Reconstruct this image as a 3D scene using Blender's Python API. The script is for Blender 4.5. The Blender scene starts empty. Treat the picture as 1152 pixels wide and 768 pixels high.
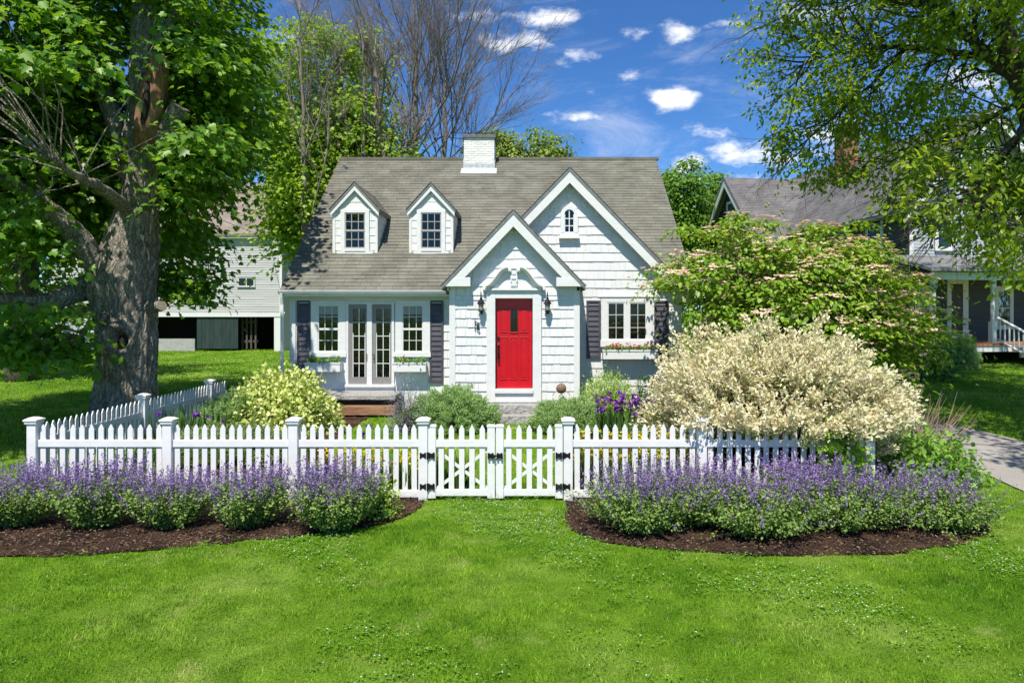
import bpy, math, random
import numpy as np
from mathutils import Vector, noise as mnoise

# ---------------------------------------------------------------- camera, sky, sun, exposure
scene = bpy.context.scene
COL = scene.collection
FPX, CX, HY, CAMZ = 768.0, 595.0, 350.0, 2.65          # 24 mm lens on a 1152 px wide frame
cam_data = bpy.data.cameras.new('camera')
cam = bpy.data.objects.new('camera', cam_data)
COL.objects.link(cam)
cam.location = (0, 0, CAMZ)
cam.rotation_euler = (math.radians(90), 0, 0)
cam_data.sensor_width = 36.0
cam_data.lens = 24.0
cam_data.shift_x = -(CX - 576) / 1152
cam_data.shift_y = -(384 - HY) / 1152
cam_data.clip_end = 3000
scene.camera = cam

SUN_EL, SUN_WEST = 60.0, 12.0                          # sun high in the south, a little to the left
sun_data = bpy.data.lights.new('sun', 'SUN')
sun_data.energy = 4.9
sun_data.angle = math.radians(0.5)
sun_data.color = (1.0, 0.94, 0.83)
sun = bpy.data.objects.new('sun', sun_data)
COL.objects.link(sun)
_e, _w = math.radians(SUN_EL), math.radians(SUN_WEST)
SUNV = Vector((-math.sin(_w) * math.cos(_e), -math.cos(_w) * math.cos(_e), math.sin(_e)))
sun.rotation_euler = SUNV.to_track_quat('Z', 'Y').to_euler()

scene.view_settings.view_transform = 'Standard'
scene.view_settings.look = 'None'
scene.view_settings.exposure = 0.54
scene.view_settings.gamma = 1.0
scene.view_settings.use_curve_mapping = False
scene.render.engine = 'CYCLES'
scene.cycles.max_bounces = 8
scene.cycles.diffuse_bounces = 3
scene.cycles.glossy_bounces = 3
scene.cycles.transmission_bounces = 4
scene.cycles.transparent_max_bounces = 8
scene.cycles.use_denoising = True
scene.cycles.sample_clamp_indirect = 6.0

world = bpy.data.worlds.new('World')
scene.world = world
world.use_nodes = True

def build_world():
    nt = world.node_tree
    N, L = nt.nodes, nt.links
    N.clear()
    out = N.new('ShaderNodeOutputWorld')
    sky = N.new('ShaderNodeTexSky')
    sky.sky_type = 'NISHITA'
    sky.sun_disc = False
    sky.sun_elevation = _e
    sky.sun_rotation = math.pi + _w
    sky.altitude = 1200
    sky.air_density = 1.0
    sky.dust_density = 0.35
    sky.ozone_density = 3.0
    hs = N.new('ShaderNodeHueSaturation')
    hs.inputs['Saturation'].default_value = 1.12
    L.new(sky.outputs[0], hs.inputs['Color'])
    bg = N.new('ShaderNodeBackground')
    bg.inputs['Strength'].default_value = 0.074
    tint = N.new('ShaderNodeMix'); tint.data_type = 'RGBA'; tint.blend_type = 'MULTIPLY'; tint.inputs[0].default_value = 1.0
    L.new(hs.outputs[0], tint.inputs[6]); tint.inputs[7].default_value = (0.74, 1.10, 1.46, 1)
    L.new(tint.outputs[2], bg.inputs['Color'])
    cl = N.new('ShaderNodeBackground')
    cl.inputs['Strength'].default_value = 0.9
    cl.inputs['Color'].default_value = (0.98, 0.99, 1.0, 1)
    tc = N.new('ShaderNodeTexCoord')
    sep = N.new('ShaderNodeSeparateXYZ')
    L.new(tc.outputs['Generated'], sep.inputs[0])
    def M(op, a, b=None, c=None):
        n = N.new('ShaderNodeMath'); n.operation = op
        for i, v in enumerate((a, b, c)):
            if v is None: continue
            if isinstance(v, (int, float)): n.inputs[i].default_value = v
            else: L.new(v, n.inputs[i])
        return n.outputs[0]
    yy = M('MAXIMUM', sep.outputs['Y'], 0.02)
    u = M('DIVIDE', sep.outputs['X'], yy)
    v = M('DIVIDE', sep.outputs['Z'], yy)
    no = N.new('ShaderNodeTexNoise')
    no.inputs['Scale'].default_value = 13.0
    no.inputs['Detail'].default_value = 9.0
    no.inputs['Roughness'].default_value = 0.62
    mp = N.new('ShaderNodeMapping')
    mp.inputs['Scale'].default_value = (1.0, 1.0, 2.0)
    L.new(tc.outputs['Generated'], mp.inputs[0])
    L.new(mp.outputs[0], no.inputs['Vector'])
    # a summer sky's small clouds: azimuth slope, height slope, half width, half height, weight
    clouds = [(585,46,58,22,.62),(662,131,46,13,.9),(752,109,42,17,1.1),(848,172,58,19,.85),(764,187,36,22,.75),
              (632,20,22,11,.7),(702,86,22,10,.55),(766,33,28,16,.6),(698,160,22,8,.6),(668,107,20,7,.55),
              (850,222,75,30,.55),(925,20,60,22,.65),(935,150,70,28,.75),(1010,200,60,30,.6),(268,216,60,20,.9),
              (705,38,34,13,.6),(610,25,40,16,.55),(800,150,40,14,.5),(730,200,30,18,.5),(545,15,36,14,.5),(655,60,26,10,.45),(700,215,24,10,.4),(1100,95,50,25,.6),(820,25,40,14,.5),(300,55,60,60,.35),(610,70,30,10,.4)]
    tot = None
    for (px, py, a, b, w) in clouds:
        du = M('MULTIPLY', M('SUBTRACT', u, (px - CX) / FPX), FPX / a)
        dv = M('MULTIPLY', M('SUBTRACT', v, (HY - py) / FPX), FPX / b)
        d = M('SQRT', M('ADD', M('MULTIPLY', du, du), M('MULTIPLY', dv, dv)))
        m = M('MULTIPLY', M('SUBTRACT', 1.0, d), w+.12)
        tot = m if tot is None else M('MAXIMUM', tot, m)
    dens = M('ADD', tot, M('MULTIPLY', M('SUBTRACT', no.outputs['Fac'], 0.5), 3.3))
    mr = N.new('ShaderNodeMapRange'); mr.interpolation_type = 'SMOOTHSTEP'
    mr.inputs['From Min'].default_value = 0.12
    mr.inputs['From Max'].default_value = 1.0
    L.new(dens, mr.inputs['Value'])
    gate = M('MULTIPLY', mr.outputs[0], M('GREATER_THAN', tot, -0.6))
    gate = M('MULTIPLY', gate, M('GREATER_THAN', sep.outputs['Y'], 0.05))
    gate = M('MULTIPLY', gate, 0.95)
    mp2 = N.new('ShaderNodeMapping'); mp2.inputs['Scale'].default_value = (1.0, 1.0, 3.6); mp2.inputs['Rotation'].default_value = (0, math.radians(14), 0)
    L.new(tc.outputs['Generated'], mp2.inputs[0])
    n2 = N.new('ShaderNodeTexNoise'); n2.inputs['Scale'].default_value = 5.5; n2.inputs['Detail'].default_value = 10; n2.inputs['Roughness'].default_value = .66; n2.inputs['Distortion'].default_value = .5
    L.new(mp2.outputs[0], n2.inputs['Vector'])
    mr2 = N.new('ShaderNodeMapRange'); mr2.interpolation_type = 'SMOOTHSTEP'; mr2.inputs['From Min'].default_value = .48; mr2.inputs['From Max'].default_value = .82; mr2.inputs['To Max'].default_value = .28
    L.new(n2.outputs['Fac'], mr2.inputs['Value'])
    gate = M('MAXIMUM', gate, mr2.outputs[0])
    mix = N.new('ShaderNodeMixShader')
    L.new(gate, mix.inputs[0]); L.new(bg.outputs[0], mix.inputs[1]); L.new(cl.outputs[0], mix.inputs[2])
    L.new(mix.outputs[0], out.inputs[0])
build_world()

# ---------------------------------------------------------------- helpers
def P(px, py, Y):
    """a point seen at (px, py) of the photograph, Y metres in front of the camera"""
    return np.array([(px - CX) * Y / FPX, Y, CAMZ - (py - HY) * Y / FPX])

def proj(p):
    p = np.asarray(p, float)
    return CX + FPX * p[..., 0] / p[..., 1], HY - FPX * (p[..., 2] - CAMZ) / p[..., 1]

def sstep(t):
    t = np.clip(t, 0, 1)
    return t * t * (3 - 2 * t)

def gz(x, y):
    """height of the terrain"""
    x = np.asarray(x, float); y = np.asarray(y, float)
    return (0.36 * sstep((y - 10.0) / 5.5) * (0.55 + 0.45 * sstep((x + 9) / 4)) + 0.42 * sstep((y - 15) / 9) * sstep((x - 5) / 5)
            + 0.025 * np.sin(x * 0.9 + 1) * np.sin(y * 0.7) * sstep((y - 16) / 6))

def ground_at(px, py):
    Y = 10.0
    for _ in range(30):
        X = (px - CX) * Y / FPX
        Y = (CAMZ - float(gz(X, Y))) * FPX / max(py - HY, 5)
    return np.array([(px - CX) * Y / FPX, Y])

def inside(poly, x, y):
    poly = np.asarray(poly); r = np.zeros(np.shape(x), bool); n = len(poly)
    for i in range(n):
        x0, y0 = poly[i]; x1, y1 = poly[(i + 1) % n]
        if y0 == y1: continue
        c = ((y0 > y) != (y1 > y)) & (x < (x1 - x0) * (y - y0) / (y1 - y0) + x0)
        r ^= c
    return r

def nrmz(v):
    v = np.asarray(v, float)
    return v / (np.linalg.norm(v, axis=-1, keepdims=True) + 1e-9)

def world_off(o):
    off = Vector((0, 0, 0))
    while o is not None:
        off += o.location; o = o.parent
    return off

def mesh_obj(name, verts, faces, mats, parent=None, smooth=False, mi=None, bevel=0.0):
    me = bpy.data.meshes.new(name)
    v = np.asarray(verts, float).reshape(-1, 3)
    if parent is not None:
        v = v - np.array(world_off(parent))
    me.from_pydata(v.tolist(), [], faces)
    for m in (mats if isinstance(mats, (list, tuple)) else [mats]):
        me.materials.append(m)
    if mi is not None and len(mi):
        me.polygons.foreach_set('material_index', np.asarray(mi, np.int32))
    if smooth:
        me.polygons.foreach_set('use_smooth', np.ones(len(me.polygons), bool))
    me.update()
    o = bpy.data.objects.new(name, me)
    COL.objects.link(o)
    o.parent = parent
    if bevel:
        b = o.modifiers.new('bevel', 'BEVEL'); b.width = bevel; b.segments = 2; b.limit_method = 'ANGLE'
    return o

def fast_mesh(name, V, F, mats, parent=None, smooth=False, mi=None):
    """V (n,3) array, F list of (m,k) index arrays"""
    me = bpy.data.meshes.new(name)
    V = np.asarray(V, np.float32)
    if parent is not None:
        V = V - np.array(world_off(parent), np.float32)
    F = [np.asarray(f, np.int32) for f in F if len(f)]
    tot = np.concatenate([np.full(len(f), f.shape[1], np.int32) for f in F])
    idx = np.concatenate([f.ravel() for f in F])
    st = np.concatenate([[0], np.cumsum(tot)[:-1]]).astype(np.int32)
    me.vertices.add(len(V)); me.vertices.foreach_set('co', V.ravel())
    me.loops.add(len(idx)); me.loops.foreach_set('vertex_index', idx)
    me.polygons.add(len(tot)); me.polygons.foreach_set('loop_start', st); me.polygons.foreach_set('loop_total', tot)
    for m in (mats if isinstance(mats, (list, tuple)) else [mats]):
        me.materials.append(m)
    if mi is not None:
        me.polygons.foreach_set('material_index', np.asarray(mi, np.int32))
    if smooth:
        me.polygons.foreach_set('use_smooth', np.ones(len(tot), bool))
    me.update(calc_edges=True)
    o = bpy.data.objects.new(name, me)
    COL.objects.link(o); o.parent = parent
    return o

class MB:
    """collects shapes and builds them as one mesh object"""
    def __init__(s): s.v = []; s.f = []; s.m = []; s.cur = 0
    def mat(s, i): s.cur = i; return s
    def add(s, V, F):
        b = len(s.v); s.v.extend([tuple(map(float, p)) for p in V])
        for f in F: s.f.append(tuple(b + i for i in f)); s.m.append(s.cur)
        return s
    def box(s, x0, x1, y0, y1, z0, z1):
        x0, x1 = min(x0, x1), max(x0, x1); y0, y1 = min(y0, y1), max(y0, y1); z0, z1 = min(z0, z1), max(z0, z1)
        V = [(x0,y0,z0),(x1,y0,z0),(x1,y1,z0),(x0,y1,z0),(x0,y0,z1),(x1,y0,z1),(x1,y1,z1),(x0,y1,z1)]
        return s.add(V, [(0,3,2,1),(4,5,6,7),(0,1,5,4),(1,2,6,5),(2,3,7,6),(3,0,4,7)])
    def prism(s, poly, y0, y1):
        """polygon in X/Z, pushed from y0 to y1"""
        n = len(poly); V = [(x, y0, z) for x, z in poly] + [(x, y1, z) for x, z in poly]
        F = [tuple(range(n)), tuple(range(2*n-1, n-1, -1))] + [(i, i+n, (i+1) % n + n, (i+1) % n) for i in range(n)]
        return s.add(V, F)
    def slab(s, pts, off):
        """polygon of 3-D points extruded by the vector off"""
        n = len(pts); V = [tuple(p) for p in pts] + [tuple(np.asarray(p) + off) for p in pts]
        F = [tuple(range(n)), tuple(range(2*n-1, n-1, -1))] + [(i, i+n, (i+1) % n + n, (i+1) % n) for i in range(n)]
        return s.add(V, F)
    def quad(s, *pts): return s.add(pts, [tuple(range(len(pts)))])
    def tube(s, pts, rad, sides=6, cap=True):
        pts = np.asarray(pts, float); n = len(pts)
        rad = np.full(n, rad, float) if np.isscalar(rad) else np.asarray(rad, float)
        t = nrmz(np.gradient(pts, axis=0))
        ref = np.array([0, 0, 1.0]) if abs(t[0][2]) < 0.8 else np.array([1.0, 0, 0])
        a = np.linspace(0, 2*math.pi, sides, endpoint=False)
        u = nrmz(np.cross(t, ref)); w = np.cross(t, u)
        V = pts[:, None] + rad[:, None, None] * (np.cos(a)[None, :, None] * u[:, None] + np.sin(a)[None, :, None] * w[:, None])
        F = []
        for i in range(n-1):
            for j in range(sides):
                k = (j+1) % sides
                F.append((i*sides+j, i*sides+k, (i+1)*sides+k, (i+1)*sides+j))
        if cap:
            F.append(tuple(range(sides-1, -1, -1))); F.append(tuple((n-1)*sides+j for j in range(sides)))
        return s.add(V.reshape(-1, 3), F)
    def lathe(s, c, prof, sides=12):
        """profile (radius, height) turned about the vertical through c"""
        c = np.asarray(c, float); V = []; F = []; n = len(prof)
        for r, z in prof:
            for j in range(sides):
                a = 2*math.pi*j/sides; V.append((c[0]+r*math.cos(a), c[1]+r*math.sin(a), c[2]+z))
        for i in range(n-1):
            for j in range(sides):
                k = (j+1) % sides; F.append((i*sides+j, i*sides+k, (i+1)*sides+k, (i+1)*sides+j))
        F.append(tuple(range(sides-1, -1, -1))); F.append(tuple((n-1)*sides+j for j in range(sides)))
        return s.add(V, F)
    def build(s, name, mats, parent=None, smooth=False, bevel=0.0):
        return mesh_obj(name, s.v, s.f, mats, parent, smooth, s.m, bevel)

def thing(name, label, cat, loc=(0, 0, 0), group=None):
    o = bpy.data.objects.new(name, None); COL.objects.link(o)
    o.location = loc; o.empty_display_size = 0.2
    return tag(o, label, cat, group)

def tag(o, label=None, cat=None, group=None, kind=None):
    if label: o['label'] = label
    if cat: o['category'] = cat
    if group: o['group'] = group
    if kind: o['kind'] = kind
    return o

def copy_tree(o, parent=None):
    c = o.copy(); COL.objects.link(c); c.parent = parent
    for ch in list(o.children): copy_tree(ch, c)
    return c

def dup(root, loc, rotz=0.0, scale=1.0, label=None):
    c = copy_tree(root); c.location = loc; c.rotation_euler = (0, 0, rotz)
    c.scale = (scale,)*3 if np.isscalar(scale) else scale
    if label: c['label'] = label
    return c

def tiles(mb, O, U, V, Nn, pieces, v0, v1, course, wmin, wmax, thick, rng, jit=0.006, gap=0.005, lap=0.02):
    """courses of separate wedge shingles; pieces = [(left(v), right(v))], clipped to those edges"""
    O, U, V, Nn = [np.asarray(q, float) for q in (O, U, V, Nn)]
    v = v0
    while v < v1 - 0.01:
        va, vb = v, min(v + course, v1) + (lap if v + course < v1 else 0)
        for Lf, Rf in pieces:
            l0, r0, l1, r1 = Lf(va), Rf(va), Lf(vb), Rf(vb)
            lo, hi = min(l0, l1), max(r0, r1)
            if max(r0 - l0, r1 - l1) < 0.02: continue
            x = lo - rng.uniform(0, wmax)
            while x < hi:
                w = rng.uniform(wmin, wmax); a, b = x + gap/2, x + w - gap/2; x += w
                ab, bb = max(a, l0), min(b, r0); at, bt = max(a, l1), min(b, r1)
                if bb - ab < 0.004 and bt - at < 0.004: continue
                if bb < ab: ab = bb = min(max((ab+bb)/2, min(l0, r0)), max(l0, r0))
                if bt < at: at = bt = min(max((at+bt)/2, min(l1, r1)), max(l1, r1))
                j = rng.uniform(-jit, jit); t = thick * rng.uniform(0.8, 1.25); n1 = 0.003 + rng.uniform(0, 0.001)
                q = [O+U*ab+V*(va+j), O+U*bb+V*(va+j), O+U*bb+V*(va+j)+Nn*t, O+U*ab+V*(va+j)+Nn*t, O+U*bt+V*vb+Nn*n1, O+U*at+V*vb+Nn*n1]
                mb.add(q, [(3,2,4,5),(0,1,2,3),(0,3,5),(1,4,2)])
        v += course
    return mb

# ---------------------------------------------------------------- materials
def new_mat(name):
    m = bpy.data.materials.new(name); m.use_nodes = True
    nt = m.node_tree; b = nt.nodes['Principled BSDF']
    return m, nt.nodes, nt.links, b

def ramp(N, stops):
    r = N.new('ShaderNodeValToRGB'); e = r.color_ramp.elements
    while len(e) > 1: e.remove(e[-1])
    e[0].position = stops[0][0]; e[0].color = (*stops[0][1], 1)
    for p, c in stops[1:]:
        k = e.new(p); k.color = (*c, 1)
    return r

def tex_noise(N, L, vec, scale, detail=4, rough=0.55):
    n = N.new('ShaderNodeTexNoise'); n.inputs['Scale'].default_value = scale
    n.inputs['Detail'].default_value = detail; n.inputs['Roughness'].default_value = rough
    L.new(vec, n.inputs['Vector']); return n

def mixc(N, L, fac, a, b, mode='MIX'):
    m = N.new('ShaderNodeMix'); m.data_type = 'RGBA'; m.blend_type = mode
    for s, v in ((m.inputs[0], fac), (m.inputs[6], a), (m.inputs[7], b)):
        if isinstance(v, (int, float)): s.default_value = v
        elif isinstance(v, tuple): s.default_value = (*v, 1)
        else: L.new(v, s)
    return m.outputs[2]

def stretch(N, L, sc, space='Object'):
    tc = N.new('ShaderNodeTexCoord'); mp = N.new('ShaderNodeMapping'); mp.inputs['Scale'].default_value = sc
    L.new(tc.outputs[space], mp.inputs[0]); return mp.outputs[0]

def bump(N, L, b, h, strength=0.3, dist=0.01):
    bp = N.new('ShaderNodeBump'); bp.inputs['Strength'].default_value = strength; bp.inputs['Distance'].default_value = dist
    L.new(h, bp.inputs['Height']); L.new(bp.outputs[0], b.inputs['Normal'])

def surf(name, c1, c2, scale=(3, 3, 3), nscale=2.0, rough=0.6, bstr=0.2, bdist=0.004, island=0.0, spec=0.4, lo=0.35, hi=0.7, metal=0.0):
    """a weathered two-tone surface with a little relief; island: random difference between separate pieces"""
    m, N, L, b = new_mat(name)
    v = stretch(N, L, scale); n = tex_noise(N, L, v, nscale, 6, 0.6)
    r = ramp(N, [(lo, c1), (hi, c2)]); L.new(n.outputs['Fac'], r.inputs[0]); col = r.outputs[0]
    if island:
        g = N.new('ShaderNodeNewGeometry'); rr = ramp(N, [(0, (1-island,)*3), (1, (1+island*0.6,)*3)])
        L.new(g.outputs['Random Per Island'], rr.inputs[0]); col = mixc(N, L, 1.0, col, rr.outputs[0], 'MULTIPLY')
    L.new(col, b.inputs['Base Color'])
    b.inputs['Roughness'].default_value = rough; b.inputs['Specular IOR Level'].default_value = spec; b.inputs['Metallic'].default_value = metal
    if bstr: bump(N, L, b, n.outputs['Fac'], bstr, bdist)
    return m

def leaf_mat(name, cols, trans=0.35, tcol=None, rough=0.45, patch=0.0, pscale=0.5):
    m, N, L, b = new_mat(name)
    g = N.new('ShaderNodeNewGeometry')
    if cols[0][1] > cols[0][0] and cols[0][1] > cols[0][2]: cols = [tuple(min(.8, q*1.6) for q in c) for c in cols]
    k = len(cols); r = ramp(N, [(i/(k-1) if k > 1 else 0, c) for i, c in enumerate(cols)])
    L.new(g.outputs['Random Per Island'], r.inputs[0]); col = r.outputs[0]
    if patch:
        tc = N.new('ShaderNodeTexCoord'); n = tex_noise(N, L, tc.outputs['Object'], pscale, 3)
        rr = ramp(N, [(0.3, (1-patch,)*3), (0.7, (1+patch*0.5, 1+patch*0.4, 1.0))]); L.new(n.outputs['Fac'], rr.inputs[0])
        col = mixc(N, L, 1.0, col, rr.outputs[0], 'MULTIPLY')
    L.new(col, b.inputs['Base Color']); b.inputs['Roughness'].default_value = rough
    b.inputs['Specular IOR Level'].default_value = 0.35
    if trans:
        t = N.new('ShaderNodeBsdfTranslucent'); hs = N.new('ShaderNodeMix'); hs.data_type = 'RGBA'; hs.blend_type = 'MULTIPLY'
        hs.inputs[0].default_value = 1.0; L.new(col, hs.inputs[6]); hs.inputs[7].default_value = (*(tcol or (1.5, 1.5, 0.6)), 1)
        L.new(hs.outputs[2], t.inputs['Color'])
        mx = N.new('ShaderNodeMixShader'); mx.inputs[0].default_value = trans
        L.new(b.outputs[0], mx.inputs[1]); L.new(t.outputs[0], mx.inputs[2])
        L.new(mx.outputs[0], N['Material Output'].inputs['Surface'])
    return m

def flat(name, c, rough=0.5, metal=0.0, spec=0.5):
    m, N, L, b = new_mat(name)
    v = stretch(N, L, (6, 6, 6)); n = tex_noise(N, L, v, 3.0)
    r = ramp(N, [(0.3, tuple(x*0.88 for x in c)), (0.7, tuple(min(1, x*1.08) for x in c))]); L.new(n.outputs['Fac'], r.inputs[0])
    L.new(r.outputs[0], b.inputs['Base Color']); b.inputs['Roughness'].default_value = rough
    b.inputs['Metallic'].default_value = metal; b.inputs['Specular IOR Level'].default_value = spec
    return m

def glass_mat():
    m, N, L, b = new_mat('window_glass')
    tr = N.new('ShaderNodeBsdfTransparent'); tr.inputs[0].default_value = (0.82, 0.86, 0.84, 1)
    gl = N.new('ShaderNodeBsdfGlossy'); gl.inputs['Roughness'].default_value = 0.03
    fr = N.new('ShaderNodeFresnel'); fr.inputs[0].default_value = 1.45
    v = stretch(N, L, (1, 1, 1)); n = tex_noise(N, L, v, 5.0, 2)
    bp = N.new('ShaderNodeBump'); bp.inputs['Strength'].default_value = 0.06; bp.inputs['Distance'].default_value = 0.02
    L.new(n.outputs['Fac'], bp.inputs['Height']); L.new(bp.outputs[0], gl.inputs['Normal'])
    mx = N.new('ShaderNodeMixShader'); L.new(fr.outputs[0], mx.inputs[0]); L.new(tr.outputs[0], mx.inputs[1]); L.new(gl.outputs[0], mx.inputs[2])
    L.new(mx.outputs[0], N['Material Output'].inputs['Surface'])
    return m

WHITE = surf('white_painted_wood', (0.64, 0.65, 0.65), (0.71, 0.71, 0.70), (2, 2, 5), 3.0, 0.5, 0.15, 0.003)
SHING = surf('white_shingle', (0.62, 0.63, 0.635), (0.71, 0.71, 0.70), (14, 14, 1.5), 3.0, 0.55, 0.35, 0.004, island=0.03)
BOARD = surf('off_white_boarding', (0.66, 0.68, 0.67), (0.76, 0.77, 0.75), (2, 2, 2), 2.0, 0.6, 0.1)
ROOF = surf('grey_brown_roof_shingle', (0.135, 0.130, 0.108), (0.20, 0.195, 0.165), (1.2, 1.2, 1.2), 1.5, 0.9, 0.5, 0.004, island=0.13, spec=0.15)
ROOFEDGE = surf('roof_edge_metal', (0.13, 0.14, 0.145), (0.2, 0.21, 0.21), (3, 3, 3), 3, 0.6, 0.1)
GLASS = glass_mat()
ROOM = flat('painted_room_dark', (0.012, 0.012, 0.012), 0.9, spec=0.1)  # near-black colour standing for the unlit rooms behind the panes
BLIND = flat('roller_blind', (0.5, 0.52, 0.5), 0.8)
SHUT = surf('charcoal_shutter_paint', (0.055, 0.052, 0.065), (0.085, 0.08, 0.095), (2, 2, 2), 2, 0.45, 0.1)
RED = surf('red_door_paint', (0.46, 0.002, 0.010), (0.54, 0.003, 0.014), (1.5, 1.5, 1.5), 2, 0.32, 0.06, 0.002, spec=0.45)
IRON = flat('black_iron', (0.02, 0.02, 0.022), 0.45, 0.6)
BRASS = flat('aged_metal', (0.3, 0.27, 0.2), 0.35, 0.9)
SCREEN = flat('grey_door_paint', (0.34, 0.33, 0.32), 0.6)
BRICKW = surf('whitewashed_brick', (0.72, 0.72, 0.70), (0.84, 0.84, 0.82), (4, 4, 12), 3, 0.8, 0.5, 0.01, island=0.12)
LEAD = surf('lead_flashing', (0.42, 0.43, 0.45), (0.62, 0.63, 0.65), (4, 4, 4), 3, 0.45, 0.2, metal=0.3)
GRANITE = surf('rough_granite', (0.22, 0.21, 0.2), (0.42, 0.41, 0.4), (6, 6, 6), 4, 0.85, 0.9, 0.02)
PLANK = surf('weathered_plank', (0.2, 0.1, 0.055), (0.34, 0.19, 0.11), (1, 8, 8), 3, 0.8, 0.4, 0.01)
VINYL = surf('white_fence_vinyl', (0.69, 0.69, 0.685), (0.77, 0.77, 0.76), (2, 2, 4), 2, 0.4, 0.06, 0.002)
def soil_splash(m):
    """dried soil and algae spots on the lowest hand's breadth of the fence"""
    N, L = m.node_tree.nodes, m.node_tree.links; b = N['Principled BSDF']; old = b.inputs['Base Color'].links[0].from_socket
    g = N.new('ShaderNodeNewGeometry'); n = tex_noise(N, L, g.outputs['Position'], 14, 5, .7); s = N.new('ShaderNodeSeparateXYZ'); L.new(g.outputs['Position'], s.inputs[0])
    a = N.new('ShaderNodeMath'); a.operation = 'MULTIPLY_ADD'; L.new(s.outputs['Z'], a.inputs[0]); a.inputs[1].default_value = -2.2; L.new(n.outputs['Fac'], a.inputs[2])
    r = ramp(N, [(.30, (0, 0, 0)), (.60, (.8, .8, .8))]); L.new(a.outputs[0], r.inputs[0])
    L.new(mixc(N, L, r.outputs[0], old, (.36, .34, .24)), b.inputs['Base Color'])
soil_splash(VINYL)
SOIL = surf('potting_soil', (0.03, 0.02, 0.014), (0.07, 0.05, 0.035), (10, 10, 10), 4, 0.95, 0.8, 0.02)
def bark_material():
    """furrowed plates: long cells with dark cracks, lichen-grey ridges"""
    m, N, L, b = new_mat('grey_bark')
    tc = N.new('ShaderNodeTexCoord'); w = tex_noise(N, L, tc.outputs['Object'], 3.0, 4); mp = N.new('ShaderNodeMapping'); mp.inputs['Scale'].default_value = (12, 12, 1.5)
    ad = N.new('ShaderNodeMix'); ad.data_type = 'RGBA'; ad.blend_type = 'ADD'; ad.inputs[0].default_value = .35; L.new(tc.outputs['Object'], ad.inputs[6]); L.new(w.outputs['Color'], ad.inputs[7]); L.new(ad.outputs[2], mp.inputs[0])
    v = N.new('ShaderNodeTexVoronoi'); v.feature = 'DISTANCE_TO_EDGE'; L.new(mp.outputs[0], v.inputs['Vector']); v.inputs['Scale'].default_value = 1.0
    n = tex_noise(N, L, stretch(N, L, (8, 8, 3)), 2.5, 7, .65); big = tex_noise(N, L, tc.outputs['Object'], 1.1, 3)
    r = ramp(N, [(.0, (.14, .122, .108)), (.12, (.30, .272, .242)), (.5, (.42, .388, .348))]); L.new(v.outputs['Distance'], r.inputs[0])
    r2 = ramp(N, [(.3, (.55,)*3), (.72, (1.3, 1.3, 1.28))]); L.new(n.outputs['Fac'], r2.inputs[0])
    r3 = ramp(N, [(.35, (.78, .76, .72)), (.65, (1.12, 1.14, 1.12))]); L.new(big.outputs['Fac'], r3.inputs[0])
    c = mixc(N, L, 1.0, mixc(N, L, 1.0, r.outputs[0], r2.outputs[0], 'MULTIPLY'), r3.outputs[0], 'MULTIPLY'); L.new(c, b.inputs['Base Color'])
    b.inputs['Roughness'].default_value = .95; b.inputs['Specular IOR Level'].default_value = .1
    h = N.new('ShaderNodeMath'); h.operation = 'MULTIPLY_ADD'; L.new(v.outputs['Distance'], h.inputs[0]); h.inputs[1].default_value = 2.0; L.new(n.outputs['Fac'], h.inputs[2]); bump(N, L, b, h.outputs[0], .9, .04)
    return m
BARK = bark_material()
BARKD = surf('dark_bark', (0.05, 0.04, 0.032), (0.13, 0.11, 0.09), (8, 8, 2), 2.2, 0.95, 0.8, 0.03, spec=0.1)
TWIG = surf('grey_twig', (0.15, 0.125, 0.11), (0.28, 0.24, 0.215), (5, 5, 2), 2.2, 0.9, 0.4, 0.01, spec=0.1)
STEM = flat('green_stem', (0.07, 0.11, 0.04), 0.6)
# ---------------------------------------------------------------- the ground
def lawn_colour(N, L, vec):
    """healthy and dry patches of turf, by place"""
    big = tex_noise(N, L, vec, 0.55, 5, 0.6); small = tex_noise(N, L, vec, 3.5, 4, 0.6)
    r1 = ramp(N, [(0.30, (0.095, 0.24, 0.010)), (0.5, (0.172, 0.335, 0.020)), (0.70, (0.275, 0.42, 0.065))])
    L.new(big.outputs['Fac'], r1.inputs[0])
    r2 = ramp(N, [(0.3, (0.66, 0.72, 0.6)), (0.7, (1.22, 1.16, 1.3))]); L.new(small.outputs['Fac'], r2.inputs[0])
    c = mixc(N, L, 1.0, r1.outputs[0], r2.outputs[0], 'MULTIPLY')
    dry = tex_noise(N, L, vec, 1.7, 6, 0.65); r3 = ramp(N, [(.57, (0, 0, 0)), (.74, (.5, .5, .5))]); L.new(dry.outputs['Fac'], r3.inputs[0])
    return mixc(N, L, r3.outputs[0], c, (0.50, 0.52, 0.19))

def ground_material():
    m, N, L, b = new_mat('lawn_turf')
    g = N.new('ShaderNodeNewGeometry')
    c = lawn_colour(N, L, g.outputs['Position'])
    fine = tex_noise(N, L, g.outputs['Position'], 45, 5, 0.7)
    rr = ramp(N, [(0.3, (0.45, 0.45, 0.45)), (0.7, (1.15, 1.15, 1.1))]); L.new(fine.outputs['Fac'], rr.inputs[0])
    L.new(mixc(N, L, 1.0, c, rr.outputs[0], 'MULTIPLY'), b.inputs['Base Color'])
    b.inputs['Roughness'].default_value = 0.9; b.inputs['Specular IOR Level'].default_value = 0.1
    bump(N, L, b, fine.outputs['Fac'], 0.9, 0.05)
    return m

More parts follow.
